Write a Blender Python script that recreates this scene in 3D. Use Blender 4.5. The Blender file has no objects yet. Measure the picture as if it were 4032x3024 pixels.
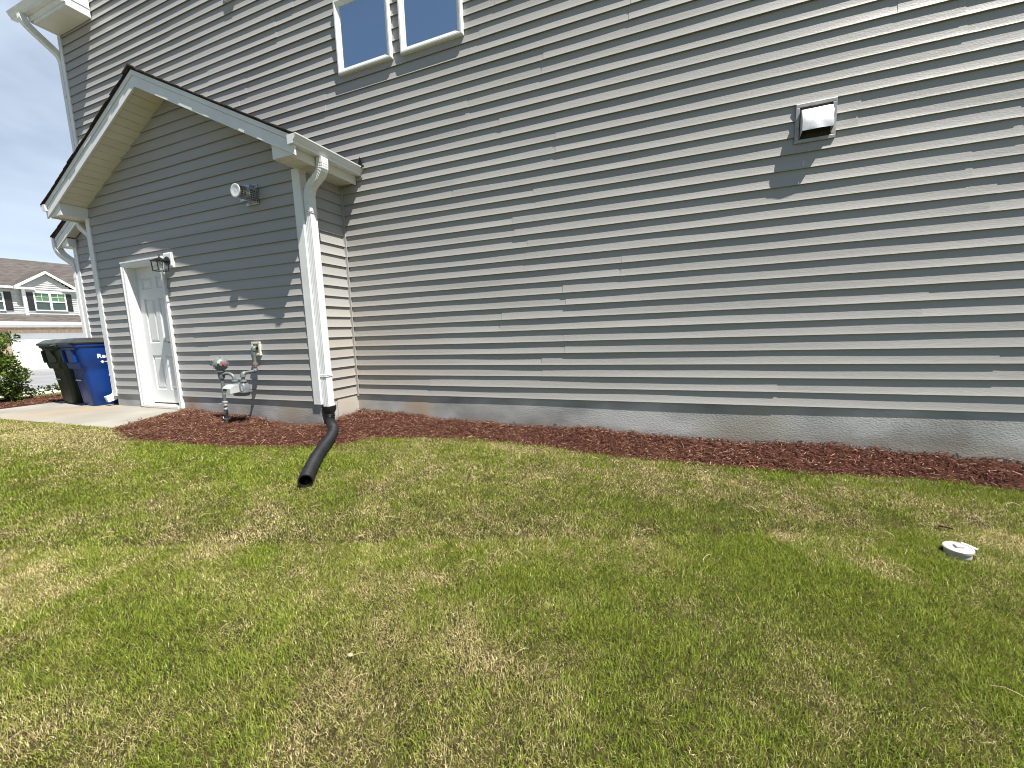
import bpy, bmesh, math, random
import numpy as np
from mathutils import Vector, Matrix
random.seed(7)
rng = np.random.default_rng(11)
C = bpy.context.scene.collection
scene = bpy.context.scene

# ------------------------------------------------------------------ camera, sky, sun
cam_d = bpy.data.cameras.new('camera')
cam = bpy.data.objects.new('camera', cam_d)
C.objects.link(cam)
yaw, pitch, roll = -0.37239332, -0.12934992, -0.03485903
cy, sy, cp, sp, cr, sr = math.cos(yaw), math.sin(yaw), math.cos(pitch), math.sin(pitch), math.cos(roll), math.sin(roll)
fw = Vector((sy * cp, cy * cp, sp))
r0 = Vector((cy, -sy, 0))
u0 = r0.cross(fw)
rt = r0 * cr + u0 * sr
up = -r0 * sr + u0 * cr
CAM = Vector((3.90394, -4.26374, 0.75813))
cam.matrix_world = Matrix(((rt.x, up.x, -fw.x, CAM.x), (rt.y, up.y, -fw.y, CAM.y), (rt.z, up.z, -fw.z, CAM.z), (0, 0, 0, 1)))
cam_d.sensor_width = 36.0
cam_d.lens = 36.0 * 1586.383 / 4032.0
cam_d.clip_start = 0.05
cam_d.clip_end = 2000
scene.camera = cam

SUN = Vector((2.52, -1.0, 5.25)).normalized()
world = bpy.data.worlds.new('World')
scene.world = world
world.use_nodes = True
wn, wl = world.node_tree.nodes, world.node_tree.links
wn.clear()
w_out = wn.new('ShaderNodeOutputWorld')
w_bg = wn.new('ShaderNodeBackground')
w_bg.inputs['Strength'].default_value = 0.055
sky = wn.new('ShaderNodeTexSky')
sky.sky_type = 'NISHITA'
sky.sun_disc = False
sky.sun_elevation = math.asin(SUN.z)
sky.sun_rotation = math.atan2(SUN.x, SUN.y)
sky.air_density = 1.0
sky.dust_density = 0.5
sky.ozone_density = 1.2
w_tc = wn.new('ShaderNodeTexCoord')
w_map = wn.new('ShaderNodeMapping')
w_map.inputs['Scale'].default_value = (1.2, 1.2, 3.0)
w_no = wn.new('ShaderNodeTexNoise')
w_no.inputs['Scale'].default_value = 1.5
w_no.inputs['Detail'].default_value = 5
w_no.inputs['Roughness'].default_value = 0.55
w_no.inputs['Distortion'].default_value = 0.5
w_rmp = wn.new('ShaderNodeMapRange')
w_rmp.inputs['From Min'].default_value = 0.20
w_rmp.inputs['From Max'].default_value = 0.78
w_rmp.inputs['To Max'].default_value = 0.85
w_mix = wn.new('ShaderNodeMix')
w_mix.data_type = 'RGBA'
w_mix.inputs['B'].default_value = (9.9, 11.2, 12.8, 1)
wl.new(w_tc.outputs['Generated'], w_map.inputs['Vector'])
wl.new(w_map.outputs['Vector'], w_no.inputs['Vector'])
wl.new(w_no.outputs['Fac'], w_rmp.inputs['Value'])
# thin bright cloud lies over the part of the sky behind the house; the side over the lawn is clear and blue
w_sep = wn.new('ShaderNodeSeparateXYZ')
w_dir = wn.new('ShaderNodeMapRange')
w_dir.interpolation_type = 'SMOOTHSTEP'
w_dir.inputs['From Min'].default_value = -0.25
w_dir.inputs['From Max'].default_value = 0.2
w_mul = wn.new('ShaderNodeMath')
w_mul.operation = 'MULTIPLY'
wl.new(w_tc.outputs['Generated'], w_sep.inputs['Vector'])
wl.new(w_sep.outputs['Y'], w_dir.inputs['Value'])
wl.new(w_dir.outputs['Result'], w_mul.inputs[0])
wl.new(w_rmp.outputs['Result'], w_mul.inputs[1])
wl.new(w_mul.outputs['Value'], w_mix.inputs['Factor'])
wl.new(sky.outputs['Color'], w_mix.inputs['A'])
wl.new(w_mix.outputs['Result'], w_bg.inputs['Color'])
wl.new(w_bg.outputs['Background'], w_out.inputs['Surface'])

sun_d = bpy.data.lights.new('sun', 'SUN')
sun_d.energy = 5.0
sun_d.angle = math.radians(0.55)
sun_d.color = (1.0, 0.955, 0.88)
sun_o = bpy.data.objects.new('sun', sun_d)
sun_o.rotation_euler = SUN.to_track_quat('Z', 'Y').to_euler()
sun_o.location = SUN * 30
C.objects.link(sun_o)

scene.view_settings.view_transform = 'Standard'
scene.view_settings.look = 'None'
scene.view_settings.gamma = 1
scene.view_settings.exposure = 0.95
scene.cycles.max_bounces = 8
scene.cycles.filter_width = 1.05

# ------------------------------------------------------------------ materials
def new_mat(name):
    m = bpy.data.materials.new(name)
    m.use_nodes = True
    return m, m.node_tree.nodes, m.node_tree.links, m.node_tree.nodes['Principled BSDF']

def mat(name, c1, c2=None, scale=8.0, rough=0.6, metallic=0.0, bump=0.0, bscale=None, stretch=(1, 1, 1), spec=0.5, detail=5.0, stains=(), lo=0.35, hi=0.65, dirt=None):
    """Principled material whose colour wanders between c1 and c2; stains: (point, radius, colour, strength)."""
    m, n, l, b = new_mat(name)
    b.inputs['Roughness'].default_value = rough
    b.inputs['Metallic'].default_value = metallic
    b.inputs['Specular IOR Level'].default_value = spec
    geo = n.new('ShaderNodeNewGeometry')
    mp = n.new('ShaderNodeMapping')
    mp.inputs['Scale'].default_value = stretch
    l.new(geo.outputs['Position'], mp.inputs['Vector'])
    no = n.new('ShaderNodeTexNoise')
    no.inputs['Scale'].default_value = scale
    no.inputs['Detail'].default_value = detail
    l.new(mp.outputs['Vector'], no.inputs['Vector'])
    mr = n.new('ShaderNodeMapRange')
    mr.inputs['From Min'].default_value = lo
    mr.inputs['From Max'].default_value = hi
    l.new(no.outputs['Fac'], mr.inputs['Value'])
    mx = n.new('ShaderNodeMix')
    mx.data_type = 'RGBA'
    mx.inputs['A'].default_value = (*c1, 1)
    mx.inputs['B'].default_value = (*(c2 or c1), 1)
    l.new(mr.outputs['Result'], mx.inputs['Factor'])
    col = mx.outputs['Result']
    for pt, rad, sc, st in stains:
        d = n.new('ShaderNodeVectorMath')
        d.operation = 'DISTANCE'
        d.inputs[1].default_value = pt
        l.new(geo.outputs['Position'], d.inputs[0])
        r2 = n.new('ShaderNodeMapRange')
        r2.inputs['From Min'].default_value = rad
        r2.inputs['From Max'].default_value = rad * 0.2
        r2.inputs['To Max'].default_value = st
        l.new(d.outputs['Value'], r2.inputs['Value'])
        mu = n.new('ShaderNodeMath')
        mu.operation = 'MULTIPLY'
        l.new(r2.outputs['Result'], mu.inputs[0])
        l.new(mr.outputs['Result'], mu.inputs[1])
        m2 = n.new('ShaderNodeMix')
        m2.data_type = 'RGBA'
        m2.inputs['B'].default_value = (*sc, 1)
        l.new(mu.outputs['Value'], m2.inputs['Factor'])
        l.new(col, m2.inputs['A'])
        col = m2.outputs['Result']
    if dirt:
        sp_ = n.new('ShaderNodeSeparateXYZ'); l.new(geo.outputs['Position'], sp_.inputs['Vector'])
        d1 = n.new('ShaderNodeMath'); d1.operation = 'MULTIPLY_ADD'; d1.inputs[1].default_value = 0.45; d1.inputs[2].default_value = -0.225
        l.new(no.outputs['Fac'], d1.inputs[0])
        d2 = n.new('ShaderNodeMath'); d2.operation = 'ADD'
        l.new(sp_.outputs['Z'], d2.inputs[0]); l.new(d1.outputs['Value'], d2.inputs[1])
        d3 = n.new('ShaderNodeMapRange'); d3.inputs['From Min'].default_value = dirt[0]; d3.inputs['From Max'].default_value = dirt[1]; d3.inputs['To Max'].default_value = dirt[2]
        l.new(d2.outputs['Value'], d3.inputs['Value'])
        m3 = n.new('ShaderNodeMix'); m3.data_type = 'RGBA'; m3.inputs['B'].default_value = (0.21, 0.165, 0.115, 1)
        l.new(d3.outputs['Result'], m3.inputs['Factor']); l.new(col, m3.inputs['A']); col = m3.outputs['Result']
    l.new(col, b.inputs['Base Color'])
    if bump:
        nb = n.new('ShaderNodeTexNoise')
        nb.inputs['Scale'].default_value = bscale or scale * 6
        nb.inputs['Detail'].default_value = 6
        l.new(mp.outputs['Vector'], nb.inputs['Vector'])
        bp = n.new('ShaderNodeBump')
        bp.inputs['Strength'].default_value = bump
        bp.inputs['Distance'].default_value = 0.01
        l.new(nb.outputs['Fac'], bp.inputs['Height'])
        l.new(bp.outputs['Normal'], b.inputs['Normal'])
    return m

def tint_mat(name, rough=0.6, transl=0.0, spec=0.3):
    m, n, l, b = new_mat(name)
    at = n.new('ShaderNodeAttribute')
    at.attribute_name = 'tint'
    b.inputs['Roughness'].default_value = rough
    b.inputs['Specular IOR Level'].default_value = spec
    l.new(at.outputs['Color'], b.inputs['Base Color'])
    if transl:
        tr = n.new('ShaderNodeBsdfTranslucent')
        l.new(at.outputs['Color'], tr.inputs['Color'])
        ms = n.new('ShaderNodeMixShader')
        ms.inputs['Fac'].default_value = transl
        l.new(b.outputs['BSDF'], ms.inputs[1])
        l.new(tr.outputs['BSDF'], ms.inputs[2])
        l.new(ms.outputs['Shader'], n['Material Output'].inputs['Surface'])
    return m

def glass_mat(name, tint=(0.75, 0.85, 0.9), refl=0.2, gloss=(1, 1, 1), top=0.9):
    m, n, l, b = new_mat(name)
    n.remove(b)
    tr = n.new('ShaderNodeBsdfTransparent')
    tr.inputs['Color'].default_value = (*tint, 1)
    gl = n.new('ShaderNodeBsdfGlossy')
    gl.inputs['Roughness'].default_value = 0.015
    gl.inputs['Color'].default_value = (*gloss, 1)
    lw = n.new('ShaderNodeLayerWeight')
    lw.inputs['Blend'].default_value = 0.5
    pw = n.new('ShaderNodeMath'); pw.operation = 'POWER'; pw.inputs[1].default_value = 3.0
    l.new(lw.outputs['Facing'], pw.inputs[0])
    fr = n.new('ShaderNodeMapRange')
    fr.inputs['To Min'].default_value = refl
    fr.inputs['To Max'].default_value = top
    l.new(pw.outputs['Value'], fr.inputs['Value'])
    ms = n.new('ShaderNodeMixShader')
    l.new(fr.outputs['Result'], ms.inputs['Fac'])
    l.new(tr.outputs['BSDF'], ms.inputs[1])
    l.new(gl.outputs['BSDF'], ms.inputs[2])
    l.new(ms.outputs['Shader'], n['Material Output'].inputs['Surface'])
    return m

M = {}
M['siding'] = mat('grey_vinyl_siding', (0.335, 0.326, 0.314), (0.375, 0.366, 0.353), 1.1, 0.42, bump=0.16, bscale=70, stretch=(0.35, 0.35, 3.0), spec=0.4,
                  stains=[((0.6, -0.02, 0.3), 1.1, (0.34, 0.29, 0.225), 0.55), ((0.0, -0.4, 0.3), 0.9, (0.36, 0.30, 0.235), 0.5)])
M['white'] = mat('white_trim', (0.79, 0.80, 0.80), (0.71, 0.72, 0.72), 3.0, 0.38, bump=0.03, bscale=30)
M['soffit'] = mat('cream_soffit_vinyl', (0.72, 0.70, 0.60), (0.66, 0.64, 0.54), 4.0, 0.5)
M['door'] = mat('white_door_paint', (0.66, 0.68, 0.69), (0.62, 0.64, 0.65), 3.0, 0.35, bump=0.04, bscale=120)
M['shingle'] = mat('dark_asphalt_shingle', (0.035, 0.028, 0.024), (0.085, 0.065, 0.052), 30, 0.95, bump=0.6, bscale=200, spec=0.2)
M['found'] = mat('parged_concrete', (0.26, 0.262, 0.258), (0.49, 0.49, 0.478), 1.5, 0.9, bump=0.32, bscale=50, stretch=(1, 1, 1.6), dirt=(-0.20, -0.48, 0.8), detail=9, spec=0.2,
                 stains=[((0.95, 0, -0.22), 0.34, (0.42, 0.27, 0.14), 0.9), ((-0.45, -0.62, -0.30), 0.42, (0.33, 0.21, 0.11), 1.0), ((-2.5, -0.62, -0.16), 0.3, (0.38, 0.2, 0.1), 1.2),
                         ((-1.3, -0.62, -0.3), 0.4, (0.30, 0.2, 0.12), 0.7), ((4.6, 0, -0.3), 0.5, (0.27, 0.25, 0.19), 0.9), ((0.03, -0.2, -0.2), 0.35, (0.42, 0.36, 0.28), 1.0)])
M['pad'] = mat('pale_concrete_pad', (0.235, 0.22, 0.19), (0.31, 0.295, 0.262), 1.6, 0.9, bump=0.25, bscale=60, detail=9, spec=0.2,
               stains=[((-4.4, -1.1, -0.19), 0.9, (0.30, 0.225, 0.135), 1.0), ((-3.4, -1.3, -0.19), 0.5, (0.22, 0.19, 0.15), 0.8)])
M['walk'] = mat('pale_concrete_walk', (0.42, 0.41, 0.38), (0.52, 0.51, 0.48), 1.2, 0.9)  # paler concrete than the pad, for sidewalk, kerb and driveway
M['asphalt'] = mat('grey_asphalt', (0.19, 0.19, 0.20), (0.25, 0.25, 0.255), 1.0, 0.9, bump=0.2, bscale=80)
M['mulch'] = mat('dark_mulch_bed', (0.030, 0.012, 0.009), (0.075, 0.028, 0.019), 26, 0.95, bump=0.8, bscale=90, spec=0.1)
M['soil'] = mat('lawn_thatch', (0.022, 0.019, 0.008), (0.060, 0.048, 0.022), 12, 0.95, bump=0.7, bscale=150, detail=10, spec=0.1)
M['grass'] = tint_mat('grass_blades', 0.5, 0.3, 0.35)
M['chips'] = tint_mat('bark_chips', 0.8, 0.0, 0.2)
M['leaf'] = tint_mat('shrub_leaves', 0.32, 0.28, 0.5)
M['bark'] = mat('shrub_bark', (0.06, 0.045, 0.03), (0.11, 0.085, 0.06), 20, 0.9)
M['black_plastic'] = mat('black_corrugated_plastic', (0.008, 0.008, 0.0095), (0.015, 0.015, 0.018), 9, 0.42, spec=0.45)
M['black_metal'] = mat('black_lamp_metal', (0.010, 0.010, 0.011), (0.016, 0.016, 0.017), 20, 0.4)
M['galv'] = mat('galvanised_steel', (0.42, 0.425, 0.42), (0.68, 0.685, 0.68), 14, 0.26, metallic=0.9, bump=0.12, bscale=14, lo=0.3, hi=0.7)
M['hood_metal'] = mat('dull_galvanised_hood', (0.70, 0.69, 0.68), (0.86, 0.855, 0.85), 11, 0.38, metallic=0.35, bump=0.25, bscale=16)
M['flange_metal'] = mat('grey_flashing_metal', (0.30, 0.30, 0.30), (0.40, 0.40, 0.395), 12, 0.45, metallic=0.4)
M['dark'] = mat('dark_interior', (0.012, 0.011, 0.008), (0.035, 0.03, 0.02), 9, 0.8)
M['gas'] = mat('grey_gas_paint', (0.115, 0.135, 0.14), (0.17, 0.19, 0.195), 14, 0.45, metallic=0.15, bump=0.05)
M['gas_light'] = mat('pale_grey_index_cover', (0.40, 0.42, 0.43), (0.50, 0.51, 0.52), 12, 0.4)
M['steel'] = mat('worn_pipe_fittings', (0.30, 0.32, 0.31), (0.42, 0.43, 0.41), 30, 0.45, metallic=0.4)
M['rust'] = mat('rusty_union', (0.16, 0.10, 0.075), (0.22, 0.17, 0.14), 40, 0.7)
M['red'] = mat('red_plastic_cap', (0.62, 0.02, 0.04), (0.5, 0.015, 0.03), 20, 0.4)
M['beige'] = mat('cream_plastic_box', (0.74, 0.72, 0.62), (0.66, 0.63, 0.53), 16, 0.45)
M['beige_in'] = mat('tan_sealant', (0.42, 0.36, 0.25), (0.55, 0.5, 0.38), 60, 0.8)
M['blue_bin'] = mat('blue_cart_plastic', (0.002, 0.030, 0.165), (0.004, 0.04, 0.21), 3, 0.42, spec=0.4)
M['green_bin'] = mat('dark_green_cart_plastic', (0.010, 0.017, 0.009), (0.016, 0.025, 0.013), 3, 0.5, spec=0.4)
M['lid'] = mat('black_cart_lid', (0.018, 0.020, 0.021), (0.035, 0.038, 0.039), 5, 0.42)
M['green_lid'] = mat('pale_green_cart_lid', (0.04, 0.055, 0.045), (0.075, 0.09, 0.078), 5, 0.45)  # lighter green than the cart body
M['bar'] = mat('zinc_lift_bar', (0.7, 0.7, 0.7), (0.8, 0.8, 0.8), 10, 0.35, metallic=0.3)
M['print'] = mat('white_print', (0.8, 0.82, 0.84), None, 5, 0.6)
M['cap'] = mat('white_pvc', (0.50, 0.50, 0.475), (0.40, 0.40, 0.37), 20, 0.4)
M['bulb'] = mat('frosted_bulb', (0.85, 0.85, 0.83), None, 5, 0.3)
M['pane'] = glass_mat('window_glass', (0.70, 0.85, 0.95), 0.80, (0.92, 1.0, 1.0), top=0.95)
M['lamp_glass'] = glass_mat('clear_lamp_glass', (0.97, 0.97, 0.97), 0.02, top=0.4)
M['room'] = mat('painted_sky_reflection', (0.30, 0.50, 0.74), (0.34, 0.54, 0.78), 2, 0.8)  # blue of the sky reflection, painted into the sheet behind the panes
M['reveal'] = mat('pale_green_reveal', (0.55, 0.72, 0.66), None, 3, 0.6)
M['n_siding'] = mat('pale_grey_siding', (0.40, 0.41, 0.40), (0.46, 0.47, 0.455), 0.6, 0.5)
M['n_roof'] = mat('brown_shingle_roof', (0.062, 0.055, 0.050), (0.118, 0.106, 0.097), 2.2, 0.95, bump=0.4, bscale=12, stretch=(2.2, 0.8, 6), spec=0.2, detail=8)
M['n_brick'] = mat('tan_brick', (0.24, 0.155, 0.115), (0.42, 0.31, 0.24), 3.5, 0.9, stretch=(1, 1.2, 5))
M['n_stone'] = mat('pale_brick_header', (0.52, 0.40, 0.31), (0.42, 0.31, 0.235), 2.5, 0.9, stretch=(1, 3, 1))
M['n_glass'] = mat('green_tinted_pane', (0.06, 0.13, 0.075), (0.13, 0.24, 0.12), 1.2, 0.08, spec=0.6)
M['n_glass2'] = mat('dim_lower_pane', (0.035, 0.055, 0.05), (0.06, 0.085, 0.075), 1.2, 0.08, spec=0.6)
M['shutter'] = mat('black_shutter', (0.012, 0.012, 0.014), (0.022, 0.022, 0.025), 9, 0.5)
M['garage'] = mat('white_garage_door', (0.74, 0.76, 0.78), (0.68, 0.70, 0.72), 1.0, 0.5)
M['stone'] = mat('pale_pebble', (0.46, 0.36, 0.2), (0.36, 0.27, 0.15), 40, 0.7)

# ------------------------------------------------------------------ mesh helpers
ORG = {}
class MB:
    def __init__(s): s.v = []; s.f = []
    def add(s, vs, fs):
        o = len(s.v); s.v.extend(tuple(map(float, p)) for p in vs); s.f.extend(tuple(i + o for i in f) for f in fs); return s
    def box(s, x0, x1, y0, y1, z0, z1):
        return s.add([(x0, y0, z0), (x1, y0, z0), (x1, y1, z0), (x0, y1, z0), (x0, y0, z1), (x1, y0, z1), (x1, y1, z1), (x0, y1, z1)],
                     [(0, 3, 2, 1), (4, 5, 6, 7), (0, 1, 5, 4), (1, 2, 6, 5), (2, 3, 7, 6), (3, 0, 4, 7)])
    def prism(s, poly, axis, a, b):
        """poly: 2D points; axis 'y': points are (x,z); 'x': (y,z); 'z': (x,y)."""
        n = len(poly)
        def P(p, t):
            return {'y': (p[0], t, p[1]), 'x': (t, p[0], p[1]), 'z': (p[0], p[1], t)}[axis]
        vs = [P(p, a) for p in poly] + [P(p, b) for p in poly]
        return s.add(vs, [tuple(range(n)), tuple(range(2 * n - 1, n - 1, -1))] + [(i, i + n, (i + 1) % n + n, (i + 1) % n) for i in range(n)])
    def hexa(s, p):
        return s.add(p, [(0, 3, 2, 1), (4, 5, 6, 7), (0, 1, 5, 4), (1, 2, 6, 5), (2, 3, 7, 6), (3, 0, 4, 7)])
    def sweep(s, path, sec, side=None, closed_sec=True, scales=None, caps=True):
        """Sweep a 2D section along a path; side = fixed first axis, else parallel transport."""
        P = [Vector(p) for p in path]; n = len(P); k = len(sec)
        fr = None; vs = []
        for i in range(n):
            t = (P[min(i + 1, n - 1)] - P[max(i - 1, 0)]).normalized()
            if side is not None:
                a = Vector(side); b = t.cross(a).normalized(); a = b.cross(t).normalized()
            else:
                if fr is None:
                    h = Vector((0, 0, 1)) if abs(t.z) < 0.9 else Vector((1, 0, 0)); a = h.cross(t).normalized()
                else:
                    a = (fr - t * fr.dot(t)).normalized()
                b = t.cross(a); fr = a
            q = scales[i] if scales is not None else 1.0
            vs += [P[i] + a * (u * q) + b * (w * q) for u, w in sec]
        fs = []
        for i in range(n - 1):
            for j in range(k if closed_sec else k - 1):
                j2 = (j + 1) % k
                fs.append((i * k + j, i * k + j2, (i + 1) * k + j2, (i + 1) * k + j))
        if caps and closed_sec:
            fs.append(tuple(range(k - 1, -1, -1))); fs.append(tuple((n - 1) * k + j for j in range(k)))
        return s.add(vs, fs)
    def tube(s, path, r, n=12, scales=None, caps=True):
        return s.sweep(path, [(r * math.cos(2 * math.pi * j / n), r * math.sin(2 * math.pi * j / n)) for j in range(n)], scales=scales, caps=caps)
    def lathe(s, base, axis, prof, n=24):
        """prof: (distance along axis, radius)."""
        ax = Vector(axis).normalized(); h = Vector((0, 0, 1)) if abs(ax.z) < 0.9 else Vector((1, 0, 0))
        a = h.cross(ax).normalized(); b = ax.cross(a); B = Vector(base); vs = []
        for d, r in prof:
            for j in range(n):
                t = 2 * math.pi * j / n
                vs.append(B + ax * d + a * (r * math.cos(t)) + b * (r * math.sin(t)))
        fs = []
        for i in range(len(prof) - 1):
            for j in range(n):
                j2 = (j + 1) % n
                fs.append((i * n + j, i * n + j2, (i + 1) * n + j2, (i + 1) * n + j))
        fs.append(tuple(range(n - 1, -1, -1))); fs.append(tuple((len(prof) - 1) * n + j for j in range(n)))
        return s.add(vs, fs)
    def build(s, name, m, parent=None, smooth=False, bevel=0.0, label=None, fix=True):
        o0 = ORG[parent.name] if parent is not None else Vector((0, 0, 0))
        me = bpy.data.meshes.new(name)
        me.from_pydata([(p[0] - o0.x, p[1] - o0.y, p[2] - o0.z) for p in s.v], [], s.f)
        if fix:
            bm = bmesh.new(); bm.from_mesh(me); bmesh.ops.recalc_face_normals(bm, faces=bm.faces); bm.to_mesh(me); bm.free()
        me.materials.append(m)
        if smooth:
            me.polygons.foreach_set('use_smooth', [True] * len(me.polygons))
            try: me.set_sharp_from_angle(angle=math.radians(32))
            except Exception: pass
        me.update()
        o = bpy.data.objects.new(name, me)
        C.objects.link(o)
        if parent is not None: o.parent = parent
        ORG[o.name] = o0
        if bevel:
            b = o.modifiers.new('bevel', 'BEVEL'); b.width = bevel; b.segments = 2; b.limit_method = 'ANGLE'; b.angle_limit = math.radians(40)
        if label: o['label'] = label
        return o

def thing(name, label, cat, loc, group=None):
    o = bpy.data.objects.new(name, None)
    o.empty_display_size = 0.1
    C.objects.link(o)
    o.location = loc; o['label'] = label; o['category'] = cat
    if group: o['group'] = group
    ORG[o.name] = Vector(loc)
    return o
def tag(o, label, cat, group=None):
    o['label'] = label; o['category'] = cat
    if group: o['group'] = group
    return o
def kind(o, k):
    o['kind'] = k
    return o
def smooth_path(pts, n=8):
    """Catmull-Rom through pts."""
    P = [Vector(p) for p in pts]; P = [P[0] * 2 - P[1]] + P + [P[-1] * 2 - P[-2]]; out = []
    for i in range(1, len(P) - 2):
        for k in range(n):
            t = k / n; a, b, c, d = P[i - 1], P[i], P[i + 1], P[i + 2]
            out.append(0.5 * ((2 * b) + (c - a) * t + (2 * a - 5 * b + 4 * c - d) * t * t + (3 * b - a - 3 * c + d) * t ** 3))
    out.append(P[-2]); return out

def vnoise(x, y, seed=0):
    """smooth value noise 0..1 on numpy arrays"""
    xi, yi = np.floor(x).astype(np.int64), np.floor(y).astype(np.int64)
    fx, fy = x - xi, y - yi
    fx, fy = fx * fx * (3 - 2 * fx), fy * fy * (3 - 2 * fy)
    def h(a, b):
        k = (a * 374761393 + b * 668265263 + seed * 974711) & 0xffffffff
        k = ((k ^ (k >> 13)) * 1274126177) & 0xffffffff
        return ((k ^ (k >> 16)) & 0xffff) / 65535.0
    return (h(xi, yi) * (1 - fx) + h(xi + 1, yi) * fx) * (1 - fy) + (h(xi, yi + 1) * (1 - fx) + h(xi + 1, yi + 1) * fx) * fy
def fbm(x, y, seed=0, o=4):
    s = 0; a = 0.5; t = 0
    for i in range(o):
        s = s + a * vnoise(x * 2 ** i, y * 2 ** i, seed + i * 17); t += a; a *= 0.55
    return s / t

# ------------------------------------------------------------------ ground shape
GY = -0.6256
E = 0.127
PADZ = -0.19
def g_np(x, y):
    b = -0.32 - 0.033 * x + 0.05 * y
    t = np.clip(-x / 2.4, 0, 1); t = t * t * (3 - 2 * t)
    return b * (1 - t) - 0.205 * t
def g(x, y): return float(g_np(np.array([x], float), np.array([y], float))[0])

WALL_L = [(-2.62, GY, -0.175), (-2.3, GY, -0.215), (-1.956, GY, -0.262), (-1.2, GY, -0.305), (-0.52, GY, -0.305), (0.02, GY, -0.275), (0.02, -0.3, -0.24), (0.02, 0, -0.215), (0.76, 0, -0.233),
          (1.32, 0, -0.285), (2.17, 0, -0.312), (3.33, 0, -0.300), (3.96, 0, -0.35), (4.73, 0, -0.352), (5.13, 0, -0.325), (5.67, 0, -0.341), (6.16, 0, -0.378), (6.5, 0, -0.388), (8.5, 0, -0.43)]
EDGE_L = [(-2.62, -0.66), (-2.45, -1.05), (-2.25, -1.42), (-2.11, -1.68), (-1.75, -1.80), (-1.355, -1.79), (-0.956, -1.63), (-0.498, -1.52), (-0.19, -1.385), (0.327, -1.20), (0.609, -1.03), (0.812, -0.80), (1.197, -0.63), (1.6, -0.485),
          (2.33, -0.41), (2.89, -0.43), (3.39, -0.467), (3.76, -0.471), (4.06, -0.437), (4.47, -0.427), (4.76, -0.408), (5.23, -0.325), (5.755, -0.235), (6.08, -0.205), (6.37, -0.26), (7.2, -0.36), (8.5, -0.4)]
MPOLY = [(p[0], p[1]) for p in WALL_L] + EDGE_L[::-1]
def inside(px, py, poly):
    r = np.zeros(px.shape, bool); n = len(poly)
    for i in range(n):
        x1, y1 = poly[i]; x2, y2 = poly[(i + 1) % n]
        if y1 == y2: continue
        c = ((y1 > py) != (y2 > py)) & (px < (x2 - x1) * (py - y1) / (y2 - y1) + x1)
        r ^= c
    return r
def dist_line(px, py, line):
    best = np.full(px.shape, 1e9); z = np.zeros(px.shape)
    for a, b in zip(line[:-1], line[1:]):
        dx, dy = b[0] - a[0], b[1] - a[1]
        t = np.clip(((px - a[0]) * dx + (py - a[1]) * dy) / (dx * dx + dy * dy + 1e-12), 0, 1)
        d = np.hypot(px - a[0] - t * dx, py - a[1] - t * dy)
        m = d < best; best = np.where(m, d, best)
        if len(a) > 2: z = np.where(m, a[2] + t * (b[2] - a[2]), z)
    return best, z
def edge_wobble(x, y): return (fbm(x * 5, y * 5, 3, 3) - 0.5) * 0.10
def mulch_z(x, y):
    dw, zw = dist_line(x, y, WALL_L)
    de, _ = dist_line(x, y, EDGE_L)
    t = dw / (dw + de + 1e-6); t2 = t * t * (3 - 2 * t) * 0.55 + t * 0.45
    gz = g_np(x, y)
    z = zw * (1 - t2) + (gz + 0.004) * t2
    z = np.maximum(z, gz + 0.012 * np.clip(de / 0.1, 0, 1))
    return z + (fbm(x * 7, y * 7, 9, 3) - 0.5) * 0.05 * np.clip(de / 0.08, 0, 1)

def grid_mesh(name, x0, x1, y0, y1, st, zf, m, keep=None):
    xs = np.arange(x0, x1 + st / 2, st); ys = np.arange(y0, y1 + st / 2, st)
    X, Y = np.meshgrid(xs, ys, indexing='ij'); Zz = zf(X, Y)
    nx, ny = X.shape
    V = np.stack([X, Y, Zz], -1).reshape(-1, 3)
    I = np.arange(nx * ny).reshape(nx, ny)
    F = np.stack([I[:-1, :-1], I[1:, :-1], I[1:, 1:], I[:-1, 1:]], -1).reshape(-1, 4)
    if keep is not None:
        k = keep(V[F, 0].mean(1), V[F, 1].mean(1)); F = F[k]
        u, inv = np.unique(F, return_inverse=True); V = V[u]; F = inv.reshape(-1, 4)
    me = bpy.data.meshes.new(name)
    me.vertices.add(len(V)); me.vertices.foreach_set('co', V.ravel().astype(np.float32))
    me.loops.add(F.size); me.loops.foreach_set('vertex_index', F.ravel().astype(np.int32))
    me.polygons.add(len(F)); me.polygons.foreach_set('loop_start', np.arange(0, F.size, 4, dtype=np.int32))
    me.polygons.foreach_set('use_smooth', np.ones(len(F), bool))
    me.update(calc_edges=True)
    me.materials.append(m)
    o = bpy.data.objects.new(name, me); C.objects.link(o); return o

PAD = [(-2.50, -0.60), (-2.50, -0.72), (-2.155, -1.67), (-4.75, -1.72), (-6.08, -1.42), (-6.15, 0.12), (-6.15, 4.0), (-10.5, 4.0), (-10.5, 3.9), (-6.4, 3.9), (-6.4, 0.0)]
PADC = [(-2.60, -0.585), (-2.155, -1.67), (-4.75, -1.72), (-6.06, -1.36), (-6.15, 0.05), (-4.2, 0.05), (-4.2, -0.585)]

def lawn_z(x, y):
    z = g_np(x, y) + (fbm(x * 1.3, y * 1.3, 21, 3) - 0.5) * 0.03
    de, _ = dist_line(x, y, EDGE_L)
    m = inside(x, y, MPOLY) | (y > -0.02) & (x > -2)
    z = np.where(m & (de > 0.05), z - 0.16, z)
    p = inside(x, y, PADC)
    return np.where(p, -0.30, z)
lawn = kind(grid_mesh('lawn', -7.0, 9.0, -7.0, 0.0, 0.05, lawn_z, M['soil'], keep=lambda x, y: (x > -6.05) | (y < -1.2)), 'structure')
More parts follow.
